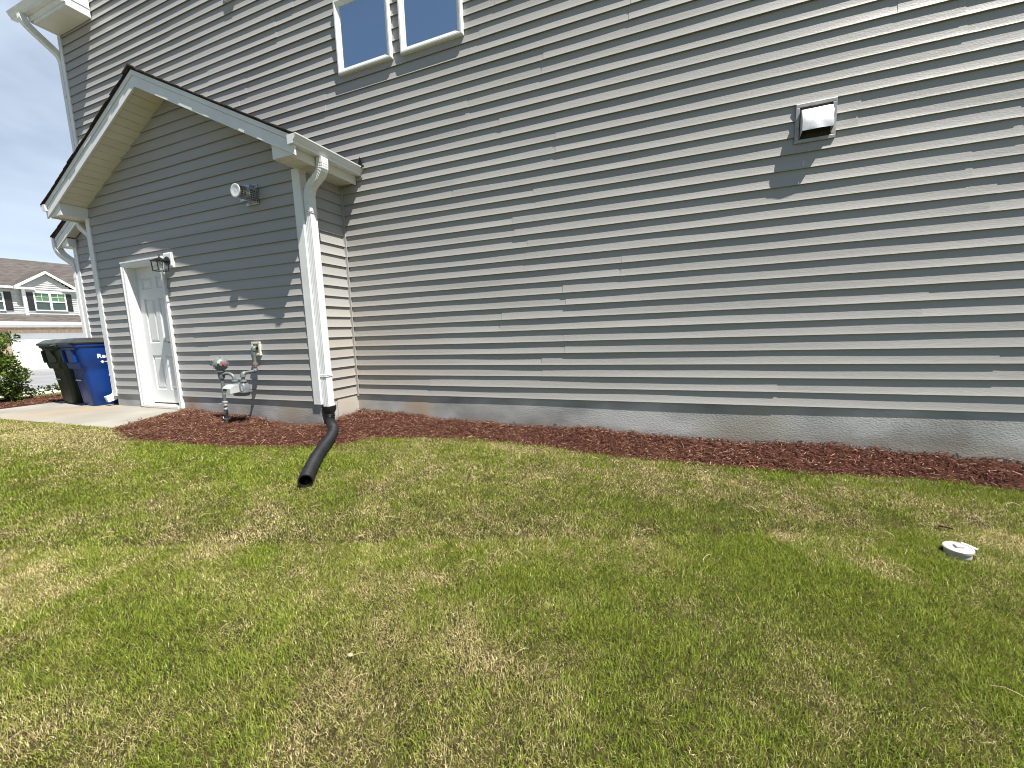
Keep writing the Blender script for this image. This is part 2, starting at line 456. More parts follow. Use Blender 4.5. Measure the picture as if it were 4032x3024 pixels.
# wide ground sheet beyond the lawn, out to the horizon
gm = MB()
gm.add([(-400, -400, -0.95), (400, -400, -0.95), (400, 400, -0.95), (-400, 400, -0.95)], [(0, 1, 2, 3)])
M['far_ground'] = mat('far_lawn', (0.07, 0.10, 0.03), (0.12, 0.12, 0.05), 0.5, 0.95)
gr = kind(gm.build('ground', M['far_ground']), 'structure')
pad = MB().prism(PADC, 'z', -0.34, PADZ)
pad = kind(pad.build('concrete_pad', M['pad'], bevel=0.008), 'structure')

bed = kind(grid_mesh('mulch_bed', -2.7, 8.5, -1.9, 0.0, 0.03, lambda x, y: mulch_z(x, y) - 0.012, M['mulch'],
                     keep=lambda x, y: inside(x, y, MPOLY)), 'structure')

def tinted_mesh(name, V, F, colors, m, k=3, smooth=False):
    """V (N,3), F (M,k), colors per vertex (N,3)."""
    me = bpy.data.meshes.new(name)
    me.vertices.add(len(V)); me.vertices.foreach_set('co', np.ascontiguousarray(V, np.float32).ravel())
    me.loops.add(F.size); me.loops.foreach_set('vertex_index', np.ascontiguousarray(F, np.int32).ravel())
    me.polygons.add(len(F)); me.polygons.foreach_set('loop_start', np.arange(0, F.size, k, dtype=np.int32))
    if smooth: me.polygons.foreach_set('use_smooth', np.ones(len(F), bool))
    me.update(calc_edges=True)
    at = me.attributes.new('tint', 'FLOAT_COLOR', 'POINT')
    at.data.foreach_set('color', np.ascontiguousarray(np.concatenate([colors, np.ones((len(V), 1))], 1), np.float32).ravel())
    me.materials.append(m)
    o = bpy.data.objects.new(name, me); C.objects.link(o); return o

# ------------------------------------------------------------------ bark chips on the bed
def chips(name, x, y, z, n):
    L = rng.gamma(2.4, 0.009, n) + 0.008; W = rng.uniform(0.0022, 0.0065, n); H = rng.uniform(0.001, 0.003, n)
    az = rng.uniform(0, 2 * np.pi, n); ti = rng.normal(0, 0.30, n); ro = rng.normal(0, 0.6, n)
    d = np.stack([np.cos(az) * np.cos(ti), np.sin(az) * np.cos(ti), np.sin(ti)], -1)
    s = np.stack([-np.sin(az), np.cos(az), np.zeros(n)], -1); u = np.cross(d, s)
    s2 = s * np.cos(ro)[:, None] + u * np.sin(ro)[:, None]; u2 = np.cross(d, s2)
    P = np.stack([x, y, z + rng.uniform(-0.004, 0.012, n) + np.abs(np.sin(ti)) * L * 0.4], -1)
    c = []
    for a, b, e in ((-1, -1, -1), (1, -.6, -1), (1, .6, -1), (-1, 1, -1), (-.9, -1, 1), (.8, -.6, 1), (.8, .6, 1), (-.9, 1, 1)):
        c.append(P + d * (a * L / 2)[:, None] + s2 * (b * W / 2)[:, None] + u2 * (e * H / 2)[:, None])
    V = np.stack(c, 1).reshape(-1, 3)
    f = np.array([(0, 3, 2, 1), (4, 5, 6, 7), (0, 1, 5, 4), (1, 2, 6, 5), (2, 3, 7, 6), (3, 0, 4, 7)])
    F = (np.arange(n)[:, None, None] * 8 + f[None]).reshape(-1, 4)
    a = rng.beta(1.6, 3.2, n)[:, None]
    col = np.array([0.042, 0.018, 0.011]) * (1 - a) + np.array([0.285, 0.130, 0.082]) * a
    pale = rng.random(n) < 0.10
    col[pale] = np.array([0.42, 0.27, 0.185]) * rng.uniform(0.7, 1.1, (pale.sum(), 1))
    return tinted_mesh(name, V, F, np.repeat(col, 8, 0), M['chips'], 4)
N = 95000
px = rng.uniform(-2.7, 7.6, N); py = rng.uniform(-1.95, 0.0, N)
de, _ = dist_line(px, py, EDGE_L)
ins = inside(px, py, MPOLY)
k = (ins & (de > edge_wobble(px, py) - 0.01)) | ((~ins) & (de < np.maximum(edge_wobble(px, py), 0)) & (py < -0.15) & (px > -2.4))
k |= (~ins) & (de < 0.22) & (rng.random(N) < 0.035 * (1 - de / 0.22)) & (py < -0.2) & (px > -2.2)
k &= ~((px < 0.03) & (py > GY - 0.012))
px, py = px[k], py[k]
pz = np.where(inside(px, py, MPOLY), mulch_z(px, py), g_np(px, py) + 0.018) + 0.002
mc = kind(chips('mulch_chips', px, py, pz, len(px)), 'stuff')
mc['label'] = 'red brown bark mulch along the foundation'

# ------------------------------------------------------------------ grass
DRY = [(-3.4, -2.0, 1.5, 0.28, 0.95), (-2.2, -1.98, 0.9, 0.3, 0.8), (-1.5, -2.2, 0.5, 0.4, 0.45), (1.33, -2.75, 0.17, 0.32, 0.85), (1.3, -2.3, 0.35, 0.25, 0.7), (0.3, -1.55, 0.28, 0.15, 0.45), (1.6, -1.7, 0.5, 0.3, 0.55),
       (2.1, -1.2, 0.8, 0.35, 0.62), (3.1, -1.0, 0.7, 0.3, 0.55), (2.4, -0.55, 1.2, 0.12, 0.5), (2.3, -2.4, 0.35, 0.22, 0.5), (4.9, -1.1, 0.22, 0.16, 0.75), (4.97, -1.68, 0.16, 0.14, 0.6), (4.7, -0.75, 0.6, 0.2, 0.55), (2.9, -3.4, 0.5, 0.25, 0.45),
       (1.9, -3.7, 0.4, 0.25, 0.55), (0.55, -3.35, 0.5, 0.25, 0.4), (2.6, -3.0, 0.25, 0.2, 0.4), (3.3, -3.02, 0.3, 0.12, 0.4), (5.6, -0.85, 0.5, 0.25, 0.35), (4.6, -1.52, 0.10, 0.07, 1.0), (3.25, -2.95, 0.10, 0.06, 1.0), (2.72, -2.55, 0.12, 0.05, 0.8), (0.9, -2.75, 0.3, 0.12, 0.6), (1.0, -2.0, 0.25, 0.12, 0.5), (3.9, -0.75, 0.3, 0.08, 0.6), (2.95, -0.6, 0.25, 0.07, 0.6)]
LUSH = [(-0.9, -1.95, 0.75, 0.17, 0.9), (-1.5, -2.75, 0.8, 0.3, 0.7), (-0.3, -1.7, 0.5, 0.12, 0.6), (0.95, -1.45, 0.25, 0.3, 0.5), (1.9, -2.6, 0.3, 0.2, 0.5), (4.3, -1.75, 0.6, 0.4, 0.4), (4.7, -2.3, 0.5, 0.3, 0.5), (6.0, -0.5, 0.6, 0.2, 0.5),
        (1.4, -0.85, 0.5, 0.2, 0.3), (3.8, -1.5, 0.5, 0.3, 0.3), (5.1, -2.2, 0.3, 0.4, 0.6), (2.3, -3.0, 0.3, 0.2, 0.3)]
def dryness(x, y):
    d = (fbm(x * 2.1 + 3, y * 2.1, 31, 4) - 0.5) * 1.15 + (fbm(x * 9, y * 9, 41, 2) - 0.5) * 0.9 + 0.36
    for cx, cyy, a, b, s in DRY: d = d + s * 0.62 * np.exp(-((x - cx) / a) ** 2 - ((y - cyy) / b) ** 2)
    for cx, cyy, a, b, s in LUSH: d = d - s * 0.42 * np.exp(-((x - cx) / a) ** 2 - ((y - cyy) / b) ** 2)
    return np.clip(d, 0.10, 0.97)

def in_view(x, y, z, mrg=0.06):
    q = np.stack([x - CAM.x, y - CAM.y, z - CAM.z], -1)
    d = q @ np.array(fw); u = (q @ np.array(rt)) / d * 1586.383 / 2016; v = (q @ np.array(up)) / d * 1586.383 / 1512
    return (d > 0.1) & (np.abs(u) < 1 + mrg) & (np.abs(v) < 1 + mrg), d

def grass_points(n, xr, yr):
    x = rng.uniform(*xr, n); y = rng.uniform(*yr, n)
    ins = inside(x, y, MPOLY); de, _ = dist_line(x, y, EDGE_L); w = edge_wobble(x, y)
    k = ~(ins & (de > 0.035 + w * 0.9 + 0.04 * rng.random(n) ** 3)) & ~inside(x, y, [(-2.63, -0.585), (-2.17, -1.66), (-4.75, -1.70), (-6.02, -1.34), (-6.1, 0.2), (-2.6, 0.2)])
    k &= (y < -0.17) & ~((~ins) & (de < w * 0.9) & (x > -2.2)) & ((x > -6.0) | (y < -1.4))
    k &= np.hypot(x - 5.43, y + 1.41) > 0.075
    x, y = x[k], y[k]; z = g_np(x, y) + (fbm(x * 1.3, y * 1.3, 21, 3) - 0.5) * 0.03
    ok, d = in_view(x, y, z, 0.25)
    return x[ok], y[ok], z[ok], d[ok]

def make_blades(x, y, z, dist):
    n = len(x); dr = dryness(x, y)
    straw = rng.random(n) < dr ** 1.25 * 0.92
    tuft = fbm(x * 5, y * 5, 55, 2)
    h = rng.uniform(0.014, 0.034, n) * (0.65 + 0.7 * tuft) * np.where(straw, 0.85, 1.0)
    wid = 0.0021 * np.clip(dist / 1.8, 0.9, 2.6) * rng.uniform(0.6, 1.4, n)
    az = rng.uniform(0, 2 * np.pi, n) * 0.85 + fbm(x * 4, y * 4, 61, 2) * 5.0
    lean = np.where(straw, rng.uniform(0.3, 1.4, n), rng.uniform(0.1, 1.1, n))
    dx, dy = np.cos(az), np.sin(az)
    fa = az + np.pi / 2 + rng.normal(0, 0.7, n); sx, sy_ = np.cos(fa), np.sin(fa)
    B = np.stack([x, y, z - 0.004], -1); S = np.stack([sx, sy_, np.zeros(n)], -1) * (wid / 2)[:, None]
    D = np.stack([dx, dy, np.zeros(n)], -1)
    m1 = B + D * (h * 0.5 * np.sin(lean * 0.6))[:, None] + np.array([0, 0, 1]) * (h * 0.55 * np.cos(lean * 0.6))[:, None]
    tp = m1 + D * (h * 0.5 * np.sin(lean * 1.25))[:, None] + np.array([0, 0, 1]) * (h * 0.5 * np.cos(lean * 1.25))[:, None]
    V = np.stack([B - S, B + S, m1 + S * 0.85, m1 - S * 0.85, tp], 1).reshape(-1, 3)
    i = np.arange(n) * 5
    F = np.concatenate([np.stack([i, i + 1, i + 2], -1), np.stack([i, i + 2, i + 3], -1), np.stack([i + 3, i + 2, i + 4], -1)])
    a = rng.random(n)[:, None]; b = rng.random(n)[:, None]
    gcol = np.array([0.105, 0.160, 0.012]) * (1 - a) + np.array([0.370, 0.460, 0.058]) * a
    ol = np.clip(dr * 0.7, 0, 0.6)[:, None] * b
    gcol = gcol * (1 - ol) + np.array([0.36, 0.33, 0.10]) * ol
    scol = np.array([0.23, 0.18, 0.062]) * (1 - a) + np.array([0.84, 0.745, 0.405]) * a
    col = np.where(straw[:, None], scol, gcol)
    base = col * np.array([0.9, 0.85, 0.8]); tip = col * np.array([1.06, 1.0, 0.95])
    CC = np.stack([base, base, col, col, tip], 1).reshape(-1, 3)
    return V, F, CC

parts = []
for n, xr, yr, lo, hi in ((1350000, (-0.6, 7.0), (-4.2, -0.6), 0.0, 2.5), (1050000, (-6.0, 7.4), (-4.0, -0.17), 2.5, 4.6), (800000, (-6.2, 7.4), (-4.0, -0.17), 4.6, 20.0)):
    x, y, z, d = grass_points(n, xr, yr)
    k = (d >= lo) & (d < hi)
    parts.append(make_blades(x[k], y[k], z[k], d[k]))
    print('grass', k.sum())
# longer dry stolons lying on top of the sward
n = 900
x, y, z, d = grass_points(n * 4, (-3.5, 7.2), (-4.0, -0.2))
q = rng.random(len(x)) < 0.05 + 0.4 * dryness(x, y); x, y, z, d = x[q], y[q], z[q], d[q]
sv, sf, sc = [], [], []
for a in range(len(x)):
    L = random.uniform(0.03, 0.09); az = random.uniform(0, 6.28); cv = random.uniform(-0.7, 0.7); w = 0.0008 * min(max(d[a] / 1.6, 0.9), 2.4)
    p = Vector((x[a], y[a], z[a] + 0.018)); o = len(sv); S = 5; shade = random.uniform(0.75, 1.15)
    for i in range(S + 1):
        t = i / S; ang = az + cv * (t - 0.5); nx_, ny_ = -math.sin(ang), math.cos(ang)
        zz = p.z + 0.012 * math.sin(math.pi * t) + random.uniform(-0.002, 0.003)
        for sgn in (-1, 1): sv.append((p.x + sgn * nx_ * w, p.y + sgn * ny_ * w, zz + sgn * w * 0.5)); sc.append((0.50 * shade, 0.42 * shade, 0.23 * shade))
        p.x += math.cos(ang) * L / S; p.y += math.sin(ang) * L / S
    for i in range(S):
        sf.append((o + 2 * i, o + 2 * i + 1, o + 2 * i + 3)); sf.append((o + 2 * i, o + 2 * i + 3, o + 2 * i + 2))
parts.append((np.array(sv), np.array(sf), np.array(sc)))
# grass strip by the sidewalk
n = 16000
x = rng.uniform(-8.25, -7.55, n); y = rng.uniform(-3.0, 3.0, n)
parts.append(make_blades(x, y, np.full(n, -0.205), np.full(n, 6.5)))
off = 0; VV, FF, CC = [], [], []
for v, f, c in parts: VV.append(v); FF.append(f + off); CC.append(c); off += len(v)
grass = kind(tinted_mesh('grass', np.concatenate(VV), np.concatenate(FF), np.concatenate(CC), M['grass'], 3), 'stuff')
grass['label'] = 'short green and straw coloured grass of the lawn'

# ------------------------------------------------------------------ the house
house = thing('house', 'grey vinyl sided two storey house filling the picture, with small gabled bump-out', 'house', (0, 0, -0.3))
T = 0.019
def siding(mb, pos, rows, ranges, seed, amp=1.0):
    """rows: range of courses; ranges(n): list of (a,b) along the wall; pos(s, o, z) -> point (o = distance out of the wall)."""
    R = random.Random(seed); seams = {}
    for n in rows:
        pr = n // 2
        if pr not in seams: seams[pr] = (R.uniform(0, 3.6), R.random())
        off = seams[pr][0] + R.uniform(-0.02, 0.02)
        for a, b in ranges(n):
            cuts = [a] + [c for c in (off - 18 + 3.66 * i for i in range(12)) if a + 0.25 < c < b - 0.25] + [b]
            for ci in range(len(cuts) - 1):
                p, q = cuts[ci], cuts[ci + 1] + (0.025 if ci < len(cuts) - 2 else 0)
                add = 0.0024 * (ci % 2) if len(cuts) > 2 else 0.0
                ph = R.uniform(0, 6.28)
                ns = max(2, int((q - p) / 0.16)); vs = []; fs = []
                for i in range(ns + 1):
                    s = p + (q - p) * i / ns
                    w = (math.sin(s * 2.1 + ph) * 0.5 + math.sin(s * 5.3 + ph * 2.3) * 0.5) * 0.0013 * amp
                    w2 = math.sin(s * 1.7 + ph * 1.7) * 0.0016 * amp
                    z0 = n * E + math.sin(s * 0.9 + ph) * 0.0007 * amp
                    for zz, o in ((n * E + E + 0.042, -0.0005 + add), (n * E + 0.80 * E, T * 0.15 + w * .5 + add), (n * E + 0.52 * E, T * 0.385 + w + add), (n * E + 0.24 * E, T * 0.66 + (w + w2) * .5 + add), (z0 + 0.013, T * 0.84 + w2 + add), (z0 + 0.003, T + w2 + add), (z0, T - 0.003 + w2 + add), (z0 + 0.018, T * 0.78 - 0.005 + w2 + add), (z0 + 0.040, T * 0.55 - 0.006 + (w + w2) * .5 + add), (z0 + 0.041, 0.0 + add)):
                        vs.append(pos(s, o, zz))
                for i in range(ns):
                    for j in range(9):
                        fs.append((i * 10 + j, i * 10 + j + 1, i * 10 + 10 + j + 1, i * 10 + 10 + j))
                for e in (0, ns): fs.append(tuple(e * 10 + j for j in range(10)))
                mb.add(vs, fs)
WINS = [(0.155, 0.93), (1.05, 1.836)]
WZ0, WZ1 = 3.885, 4.686
def main_ranges(n):
    z = n * E
    if z < 2.55: return [(-6.16, -4.15), (0.0, 10.2)]
    lo = -6.16 if z < 2.85 else -5.585
    if 31 <= n <= 35: return [(lo, 0.205), (0.88, 1.10), (1.786, 10.2)]
    return [(lo, 10.2)]
mb = MB(); siding(mb, lambda s, o, z: (s, -o, z), range(0, 62), main_ranges, 3)
mb.build('siding_wall', M['siding'], house, smooth=True, label='long flat wall of grey lap siding')
ZA = 3.83; XC = -2.12; SL = 0.494
def gable_ranges(n):
    z = n * E
    if z < 2.56:
        a, b = -4.26, -0.02
    else:
        h = (ZA + 0.03 - z) / SL; a, b = max(-4.26, XC - h), min(-0.02, XC + h)
    if b - a < 0.1: return []
    if n <= 14: return [(a, -3.505), (-2.665, b)]
    return [(a, b)]
mb = MB(); siding(mb, lambda s, o, z: (s, GY - o, z), range(0, 30), gable_ranges, 8)
mb.build('gable_wall', M['siding'], house, smooth=True, label='gable end wall of grey lap siding around the door')
mb = MB(); siding(mb, lambda s, o, z: (o, s, z), range(0, 21), lambda n: [(-0.56, -0.012)], 5)
mb.build('side_wall', M['siding'], house, smooth=True, label='narrow return wall of the bump-out in grey siding')
# solid cores behind the siding so nothing shows through
mb = MB()
mb.box(-6.15, 0.2, 0.30, 0.5, -0.1, 7.5); mb.box(0.2, 10.2, 0.60, 0.8, -0.1, 7.5)
mb.box(-6.15, -4.3, 0.003, 0.30, 0.01, 2.75); mb.box(0.01, 10.2, 0.003, 0.30, 0.01, 3.9); mb.box(-5.57, 0.14, 0.003, 0.30, 2.8, 7.5)
mb.box(0.14, 10.2, 0.003, 0.30, 4.70, 7.5); mb.box(1.9, 10.2, 0.003, 0.30, 3.91, 4.69); mb.box(0.95, 1.03, 0.003, 0.30, 3.91, 4.69)
mb.box(-4.25, -3.53, GY + 0.004, GY + 0.03, 0.01, 2.6); mb.box(-2.64, -0.01, GY + 0.004, GY + 0.03, 0.01, 2.6); mb.box(-3.53, -2.64, GY + 0.004, GY + 0.03, 1.93, 2.6)
mb.box(-0.03, -0.004, GY + 0.04, -0.01, 0.01, 2.6); mb.box(-4.25, -4.22, GY + 0.04, -0.01, -0.2, 2.6)
mb.prism([(-4.2, 2.61), (-0.04, 2.61), (XC, 3.66)], 'y', GY + 0.004, GY + 0.03)
mb.build('sheathing', M['dark'], house)
# foundation
mb = MB()
mb.box(0.012, 10.2, -0.0035, 0.25, -0.9, 0.012)
mb.box(-2.66, 0.0, GY - 0.002, GY + 0.25, -0.9, 0.012)
mb.box(-4.25, -3.52, GY - 0.002, GY + 0.25, -0.9, 0.012)
mb.box(-0.2, 0.006, GY + 0.252, -0.004, -0.9, 0.012)
mb.box(-6.17, -4.25, -0.002, 0.25, -0.9, 0.012)
mb.build('foundation', M['found'], house)
# corner trim
MB().box(-0.088, 0.024, -0.652, -0.555, -0.035, 2.655).build('corner_board', M['white'], house, bevel=0.003)
MB().box(-4.305, -4.215, -0.652, -0.555, -0.035, 2.655).build('corner_board', M['white'], house, bevel=0.003)
MB().box(-6.262, -6.155, -0.026, 0.08, -0.035, 2.70).build('corner_board', M['white'], house, bevel=0.003)
MB().box(-5.66, -5.578, -0.026, 0.07, 2.85, 5.90).build('corner_board', M['white'], house, bevel=0.003)
mb = MB(); mb.box(0.004, 0.012, -0.034, -0.004, -0.025, 2.65); mb.box(0.012, 0.036, -0.028, -0.008, -0.03, 2.65)
mb.build('inner_corner_post', M['siding'], house)

# ---- bump-out roof
YF = -0.955                      # rake board plane
def rake(x): return ZA - SL * abs(x - XC)
xe_r, xe_l = 0.325, 2 * XC - 0.325
roof = MB()
for sgn in (1, -1):
    xe = XC + sgn * (xe_r - XC + 0.02)
    # sloping deck, then shingle courses with slightly uneven rake edges
    def zt(x): return rake(x) + 0.185
    P = [(XC, zt(XC)), (xe, zt(xe)), (xe, zt(xe) + 0.014), (XC, zt(XC) + 0.014)]
    roof.prism(P, 'y', YF - 0.012, 0.0)
    nc = 19
    for i in range(nc):
        t0, t1 = i / nc, (i + 1) / nc + 0.02
        xa, xb = XC + (xe + sgn * 0.02 - XC) * t0, XC + (xe + sgn * 0.02 - XC) * min(t1, 1.0)
        for yy0, yy1 in ((YF - 0.026 - random.uniform(0, 0.012), -0.5), (-0.5, 0.0)):
            d1 = 0.019 + random.uniform(-0.002, 0.004)
            roof.prism([(xa, zt(xa) + 0.0145), (xb, zt(xb) + 0.0145 + 0.004), (xb, zt(xb) + d1 + 0.010), (xa, zt(xa) + d1)], 'y', yy0, yy1)
roof.prism([(XC - 0.13, rake(XC - .13) + 0.212), (XC, ZA + 0.212), (XC + 0.13, rake(XC + .13) + 0.212), (XC + 0.13, rake(XC + .13) + 0.228), (XC, ZA + 0.235), (XC - 0.13, rake(XC - .13) + 0.228)], 'y', YF - 0.04, 0.0)
roof_o = roof.build('roof', M['shingle'], house, label='dark shingled gable roof of the bump-out')
fas = MB()
for xe in (xe_r, xe_l):
    fas.prism([(XC, rake(XC)), (xe, rake(xe)), (xe, rake(xe) + 0.125), (XC, rake(XC) + 0.125)], 'y', YF, YF + 0.02)
    fas.prism([(XC, rake(XC) + 0.127), (xe, rake(xe) + 0.127), (xe, rake(xe) + 0.182), (XC, rake(XC) + 0.182)], 'y', YF - 0.012, YF + 0.018)
fas.build('fascia', M['white'], roof_o, bevel=0.002)
sof = MB()
for sgn, xe in ((1, 0.0), (-1, 2 * XC)):
    L = abs(xe - XC); nb = 18
    for i in range(nb):
        xa, xb = XC + sgn * (L * i / nb + 0.006), XC + sgn * L * (i + 1) / nb
        sof.prism([(xa, rake(xa) + 0.02), (xb, rake(xb) + 0.02), (xb, rake(xb) + 0.032), (xa, rake(xa) + 0.032)], 'y', YF + 0.021, GY + 0.01)
    sof.prism([(XC, ZA + 0.046), (xe, rake(xe) + 0.046), (xe, rake(xe) + 0.07), (XC, ZA + 0.07)], 'y', YF + 0.021, GY + 0.01)
SZ = 2.645
sof.box(0.0, 0.25, YF + 0.022, -0.02, SZ, SZ + 0.012)
for yy in np.arange(YF + 0.15, -0.05, 0.15): sof.box(0.004, 0.246, yy, yy + 0.012, SZ - 0.004, SZ + 0.001)
sof.box(2 * XC - 0.25, 2 * XC, YF + 0.022, -0.02, SZ, SZ + 0.012)
sof.build('soffit', M['soffit'], roof_o)
for s_ in (0, 1):
    ret = MB()
    fx = (lambda x: x) if s_ == 0 else (lambda x: 2 * XC - x)
    ret.prism([(fx(0.0), SZ + 0.013), (fx(0.283), SZ + 0.013), (fx(0.0), rake(0.0) + 0.004)], 'y', YF + 0.021, YF + 0.035)
    ret.prism([(fx(0.0), SZ - 0.003), (fx(0.29), SZ - 0.003), (fx(0.285), SZ + 0.0125), (fx(0.0), SZ + 0.0125)], 'y', YF + 0.0205, YF + 0.036)
    ret.box(min(fx(0), fx(-0.012)), max(fx(0), fx(-0.012)), YF + 0.0215, GY - 0.001, SZ - 0.003, rake(0) + 0.018)
    ret.build('eave_return', M['white'], roof_o)
for a_, b_ in ((0.25, 0.266), (2 * XC - 0.266, 2 * XC - 0.25)): MB().box(a_, b_, YF + 0.021, -0.02, SZ - 0.02, SZ + 0.17).build('eave_fascia', M['soffit'], roof_o)

GUT = [(0.0, 0.0), (0.072, 0.0), (0.076, 0.006), (0.076, 0.022), (0.083, 0.03), (0.100, 0.05), (0.106, 0.066), (0.108, 0.076), (0.119, 0.080), (0.121, 0.092), (0.112, 0.094), (0.108, 0.088), (0.0, 0.088)]
def gutter(axis, out, base, a, b, z, parent, m='white'):
    """axis along which it runs; out = +-1 direction across; base = back plane."""
    mbg = MB(); pr = [(base + out * o, z + h) for o, h in GUT]
    mbg.prism(pr, axis, a, b)
    return mbg.build('gutter', M[m], parent, bevel=0.0)
gutter('y', 1, 0.268, -0.985, -0.005, 2.722, house)
gutter('y', -1, 2 * XC - 0.268, -0.985, -0.005, 2.722, house)
fl = MB(); fl.add([(0.30, -0.03, 2.815), (0.40, -0.035, 2.83), (0.375, -0.05, 2.93), (0.33, -0.035, 2.845)], [(0, 1, 2, 3)]).box(0.33, 0.42, -0.05, -0.035, 2.80, 2.825)
fl.build('flashing', M['shingle'], house, label='torn black flashing scrap at the wall end of the gutter')

# ---- downspouts
def ds_section(w, d):
    """fluted rectangular section, w across (first axis), d deep."""
    pts = []
    def side(p, q, n=4):
        for i in range(n):
            for t, k in ((i / n, 0.0), ((i + 0.3) / n, 0.0), ((i + 0.5) / n, 1.0), ((i + 0.8) / n, 0.0)):
                if 0 < i or t > 0:
                    pass
                x = p[0] + (q[0] - p[0]) * t; y = p[1] + (q[1] - p[1]) * t
                nx, ny = -(q[1] - p[1]), q[0] - p[0]; l_ = math.hypot(nx, ny)
                pts.append((x + nx / l_ * 0.0028 * k, y + ny / l_ * 0.0028 * k))
    a, b = w / 2, d / 2
    side((-a, -b), (a, -b)); side((a, -b), (a, b), 3); side((a, b), (-a, b)); side((-a, b), (-a, -b), 3)
    return pts
def downspout(parent, path, side, w=0.095, d=0.078, label=None, bands=(), crimps=()):
    mbd = MB(); pts = path
    sc = [1.0] * len(pts)
    for c in crimps: sc[c] = 0.96
    mbd.sweep(pts, ds_section(w, d), side=side, scales=sc)
    o = mbd.build('downspout', M['white'], parent, smooth=False, label=label)
    for (x0, x1, y0, y1, z) in bands:
        bb = MB()
        for dz in (0.0, 0.016): bb.box(x0, x1, y0, y1, z + dz, z + dz + 0.007)
        bb.build('seam_band', M['white'], o, bevel=0.0025)
    return o
def arc(c, r, a0, a1, n, f):
    return [f(c[0] + r * math.cos(math.radians(a0 + (a1 - a0) * i / n)), c[1] + r * math.sin(math.radians(a0 + (a1 - a0) * i / n))) for i in range(n + 1)]
yd = -0.577
# right one: gutter outlet, S-bend, straight drop
pth = [(0.322, yd - 0.02, 2.72), (0.322, yd - 0.02, 2.665)] + smooth_path([(0.322, yd - 0.02, 2.66), (0.312, yd - 0.018, 2.605), (0.270, yd - 0.014, 2.555), (0.215, yd - 0.01, 2.52), (0.135, yd - 0.005, 2.47), (0.090, yd, 2.42), (0.072, yd, 2.355)], 5) + [(0.072, yd, z) for z in np.linspace(2.33, -0.06, 12)]
downspout(house, pth, (0, 1, 0), bands=[(0.026, 0.118, yd - 0.054, yd + 0.054, 2.17), (0.026, 0.118, yd - 0.054, yd + 0.054, 0.30)], label='white downspout at the near corner of the bump-out', crimps=(3, 5, 7, 9, 11, 13, 15, 17, 19, 21, 23, 25, 27))
xl = 2 * XC - 0.112
pth = [(2 * XC - 0.322, yd - 0.02, 2.72), (2 * XC - 0.322, yd - 0.02, 2.665)] + smooth_path([(2 * XC - 0.322, yd - 0.02, 2.66), (2 * XC - 0.312, yd - 0.018, 2.605), (2 * XC - 0.28, yd - 0.014, 2.56), (2 * XC - 0.20, yd - 0.01, 2.50), (2 * XC - 0.15, yd, 2.46), (xl, yd, 2.40)], 5) + [(xl, yd, z) for z in np.linspace(2.36, 0.06, 10)] + smooth_path([(xl, yd, 0.05), (xl, yd - 0.01, -0.01), (xl - 0.01, yd - 0.05, -0.055), (xl - 0.02, yd - 0.14, -0.085)], 4)
downspout(house, pth, (1, 0, 0.001), w=0.078, d=0.09, label='white downspout beside the bins with a kicked-out foot', bands=[(xl - 0.044, xl + 0.044, yd - 0.052, yd + 0.052, 2.05), (xl - 0.044, xl + 0.044, yd - 0.052, yd + 0.052, 0.28)])

# ---- garage front skirt roof behind the bump-out
YS = -0.16
sk = MB()
def zs(x): return 2.62 + SL * (x + 6.25)
sk.prism([(-6.47, zs(-6.47) + 0.185), (-5.5, zs(-5.5) + 0.185), (-5.5, zs(-5.5) + 0.215), (-6.47, zs(-6.47) + 0.215)], 'y', YS - 0.03, 6.0)
for i in range(7):
    xa = -6.48 + i * 0.14
    sk.prism([(xa, zs(xa) + 0.216), (xa + 0.15, zs(xa + .15) + 0.216), (xa + 0.15, zs(xa + .15) + 0.222), (xa, zs(xa) + 0.232)], 'y', YS - 0.045 - random.uniform(0, .01), 6.0)
sko = sk.build('skirt_roof', M['shingle'], house, label='dark shingled skirt roof over the garage front')
fs2 = MB(); fs2.prism([(-6.44, zs(-6.44)), (-5.5, zs(-5.5)), (-5.5, zs(-5.5) + 0.125), (-6.44, zs(-6.44) + 0.125)], 'y', YS, YS + 0.02)
fs2.prism([(-6.44, zs(-6.44) + 0.127), (-5.5, zs(-5.5) + 0.127), (-5.5, zs(-5.5) + 0.182), (-6.44, zs(-6.44) + 0.182)], 'y', YS - 0.012, YS + 0.018)
fs2.prism([(-6.35, 2.563), (-6.12, 2.563), (-6.12, zs(-6.12))], 'y', YS + 0.021, -0.021)
fs2.build('fascia', M['white'], sko)
MB().box(-6.44, -6.12, YS + 0.021, 6.0, 2.55, 2.562).build('soffit', M['soffit'], sko)
MB().prism([(-6.12, zs(-6.12) + 0.02), (-5.5, zs(-5.5) + 0.02), (-5.5, zs(-5.5) + 0.03), (-6.12, zs(-6.12) + 0.03)], 'y', YS + 0.021, -0.02).build('soffit', M['soffit'], sko)
gutter('y', -1, -6.45, YS - 0.03, 6.0, 2.66, house)
xg = -6.515
pth = [(xg, YS + 0.04, 2.66), (xg, YS + 0.04, 2.58)] + smooth_path([(xg, YS + 0.04, 2.575), (xg + 0.01, YS + 0.05, 2.50), (xg + 0.05, YS + 0.08, 2.42), (xg + 0.14, YS + 0.14, 2.32), (xg + 0.19, YS + 0.17, 2.26), (xg + 0.2, YS + 0.175, 2.18)], 5) + [(xg + 0.2, YS + 0.175, z) for z in np.linspace(2.14, -0.1, 8)]
downspout(house, pth, (0, 1, 0), w=0.11, d=0.085, label='white downspout at the garage corner behind the bins', bands=[(xg + 0.155, xg + 0.246, YS + 0.118, YS + 0.232, 2.0)])
MB().box(-6.255, -6.20, 0.02, 6.0, -0.3, 2.70).build('garage_front_wall', M['siding'], house)

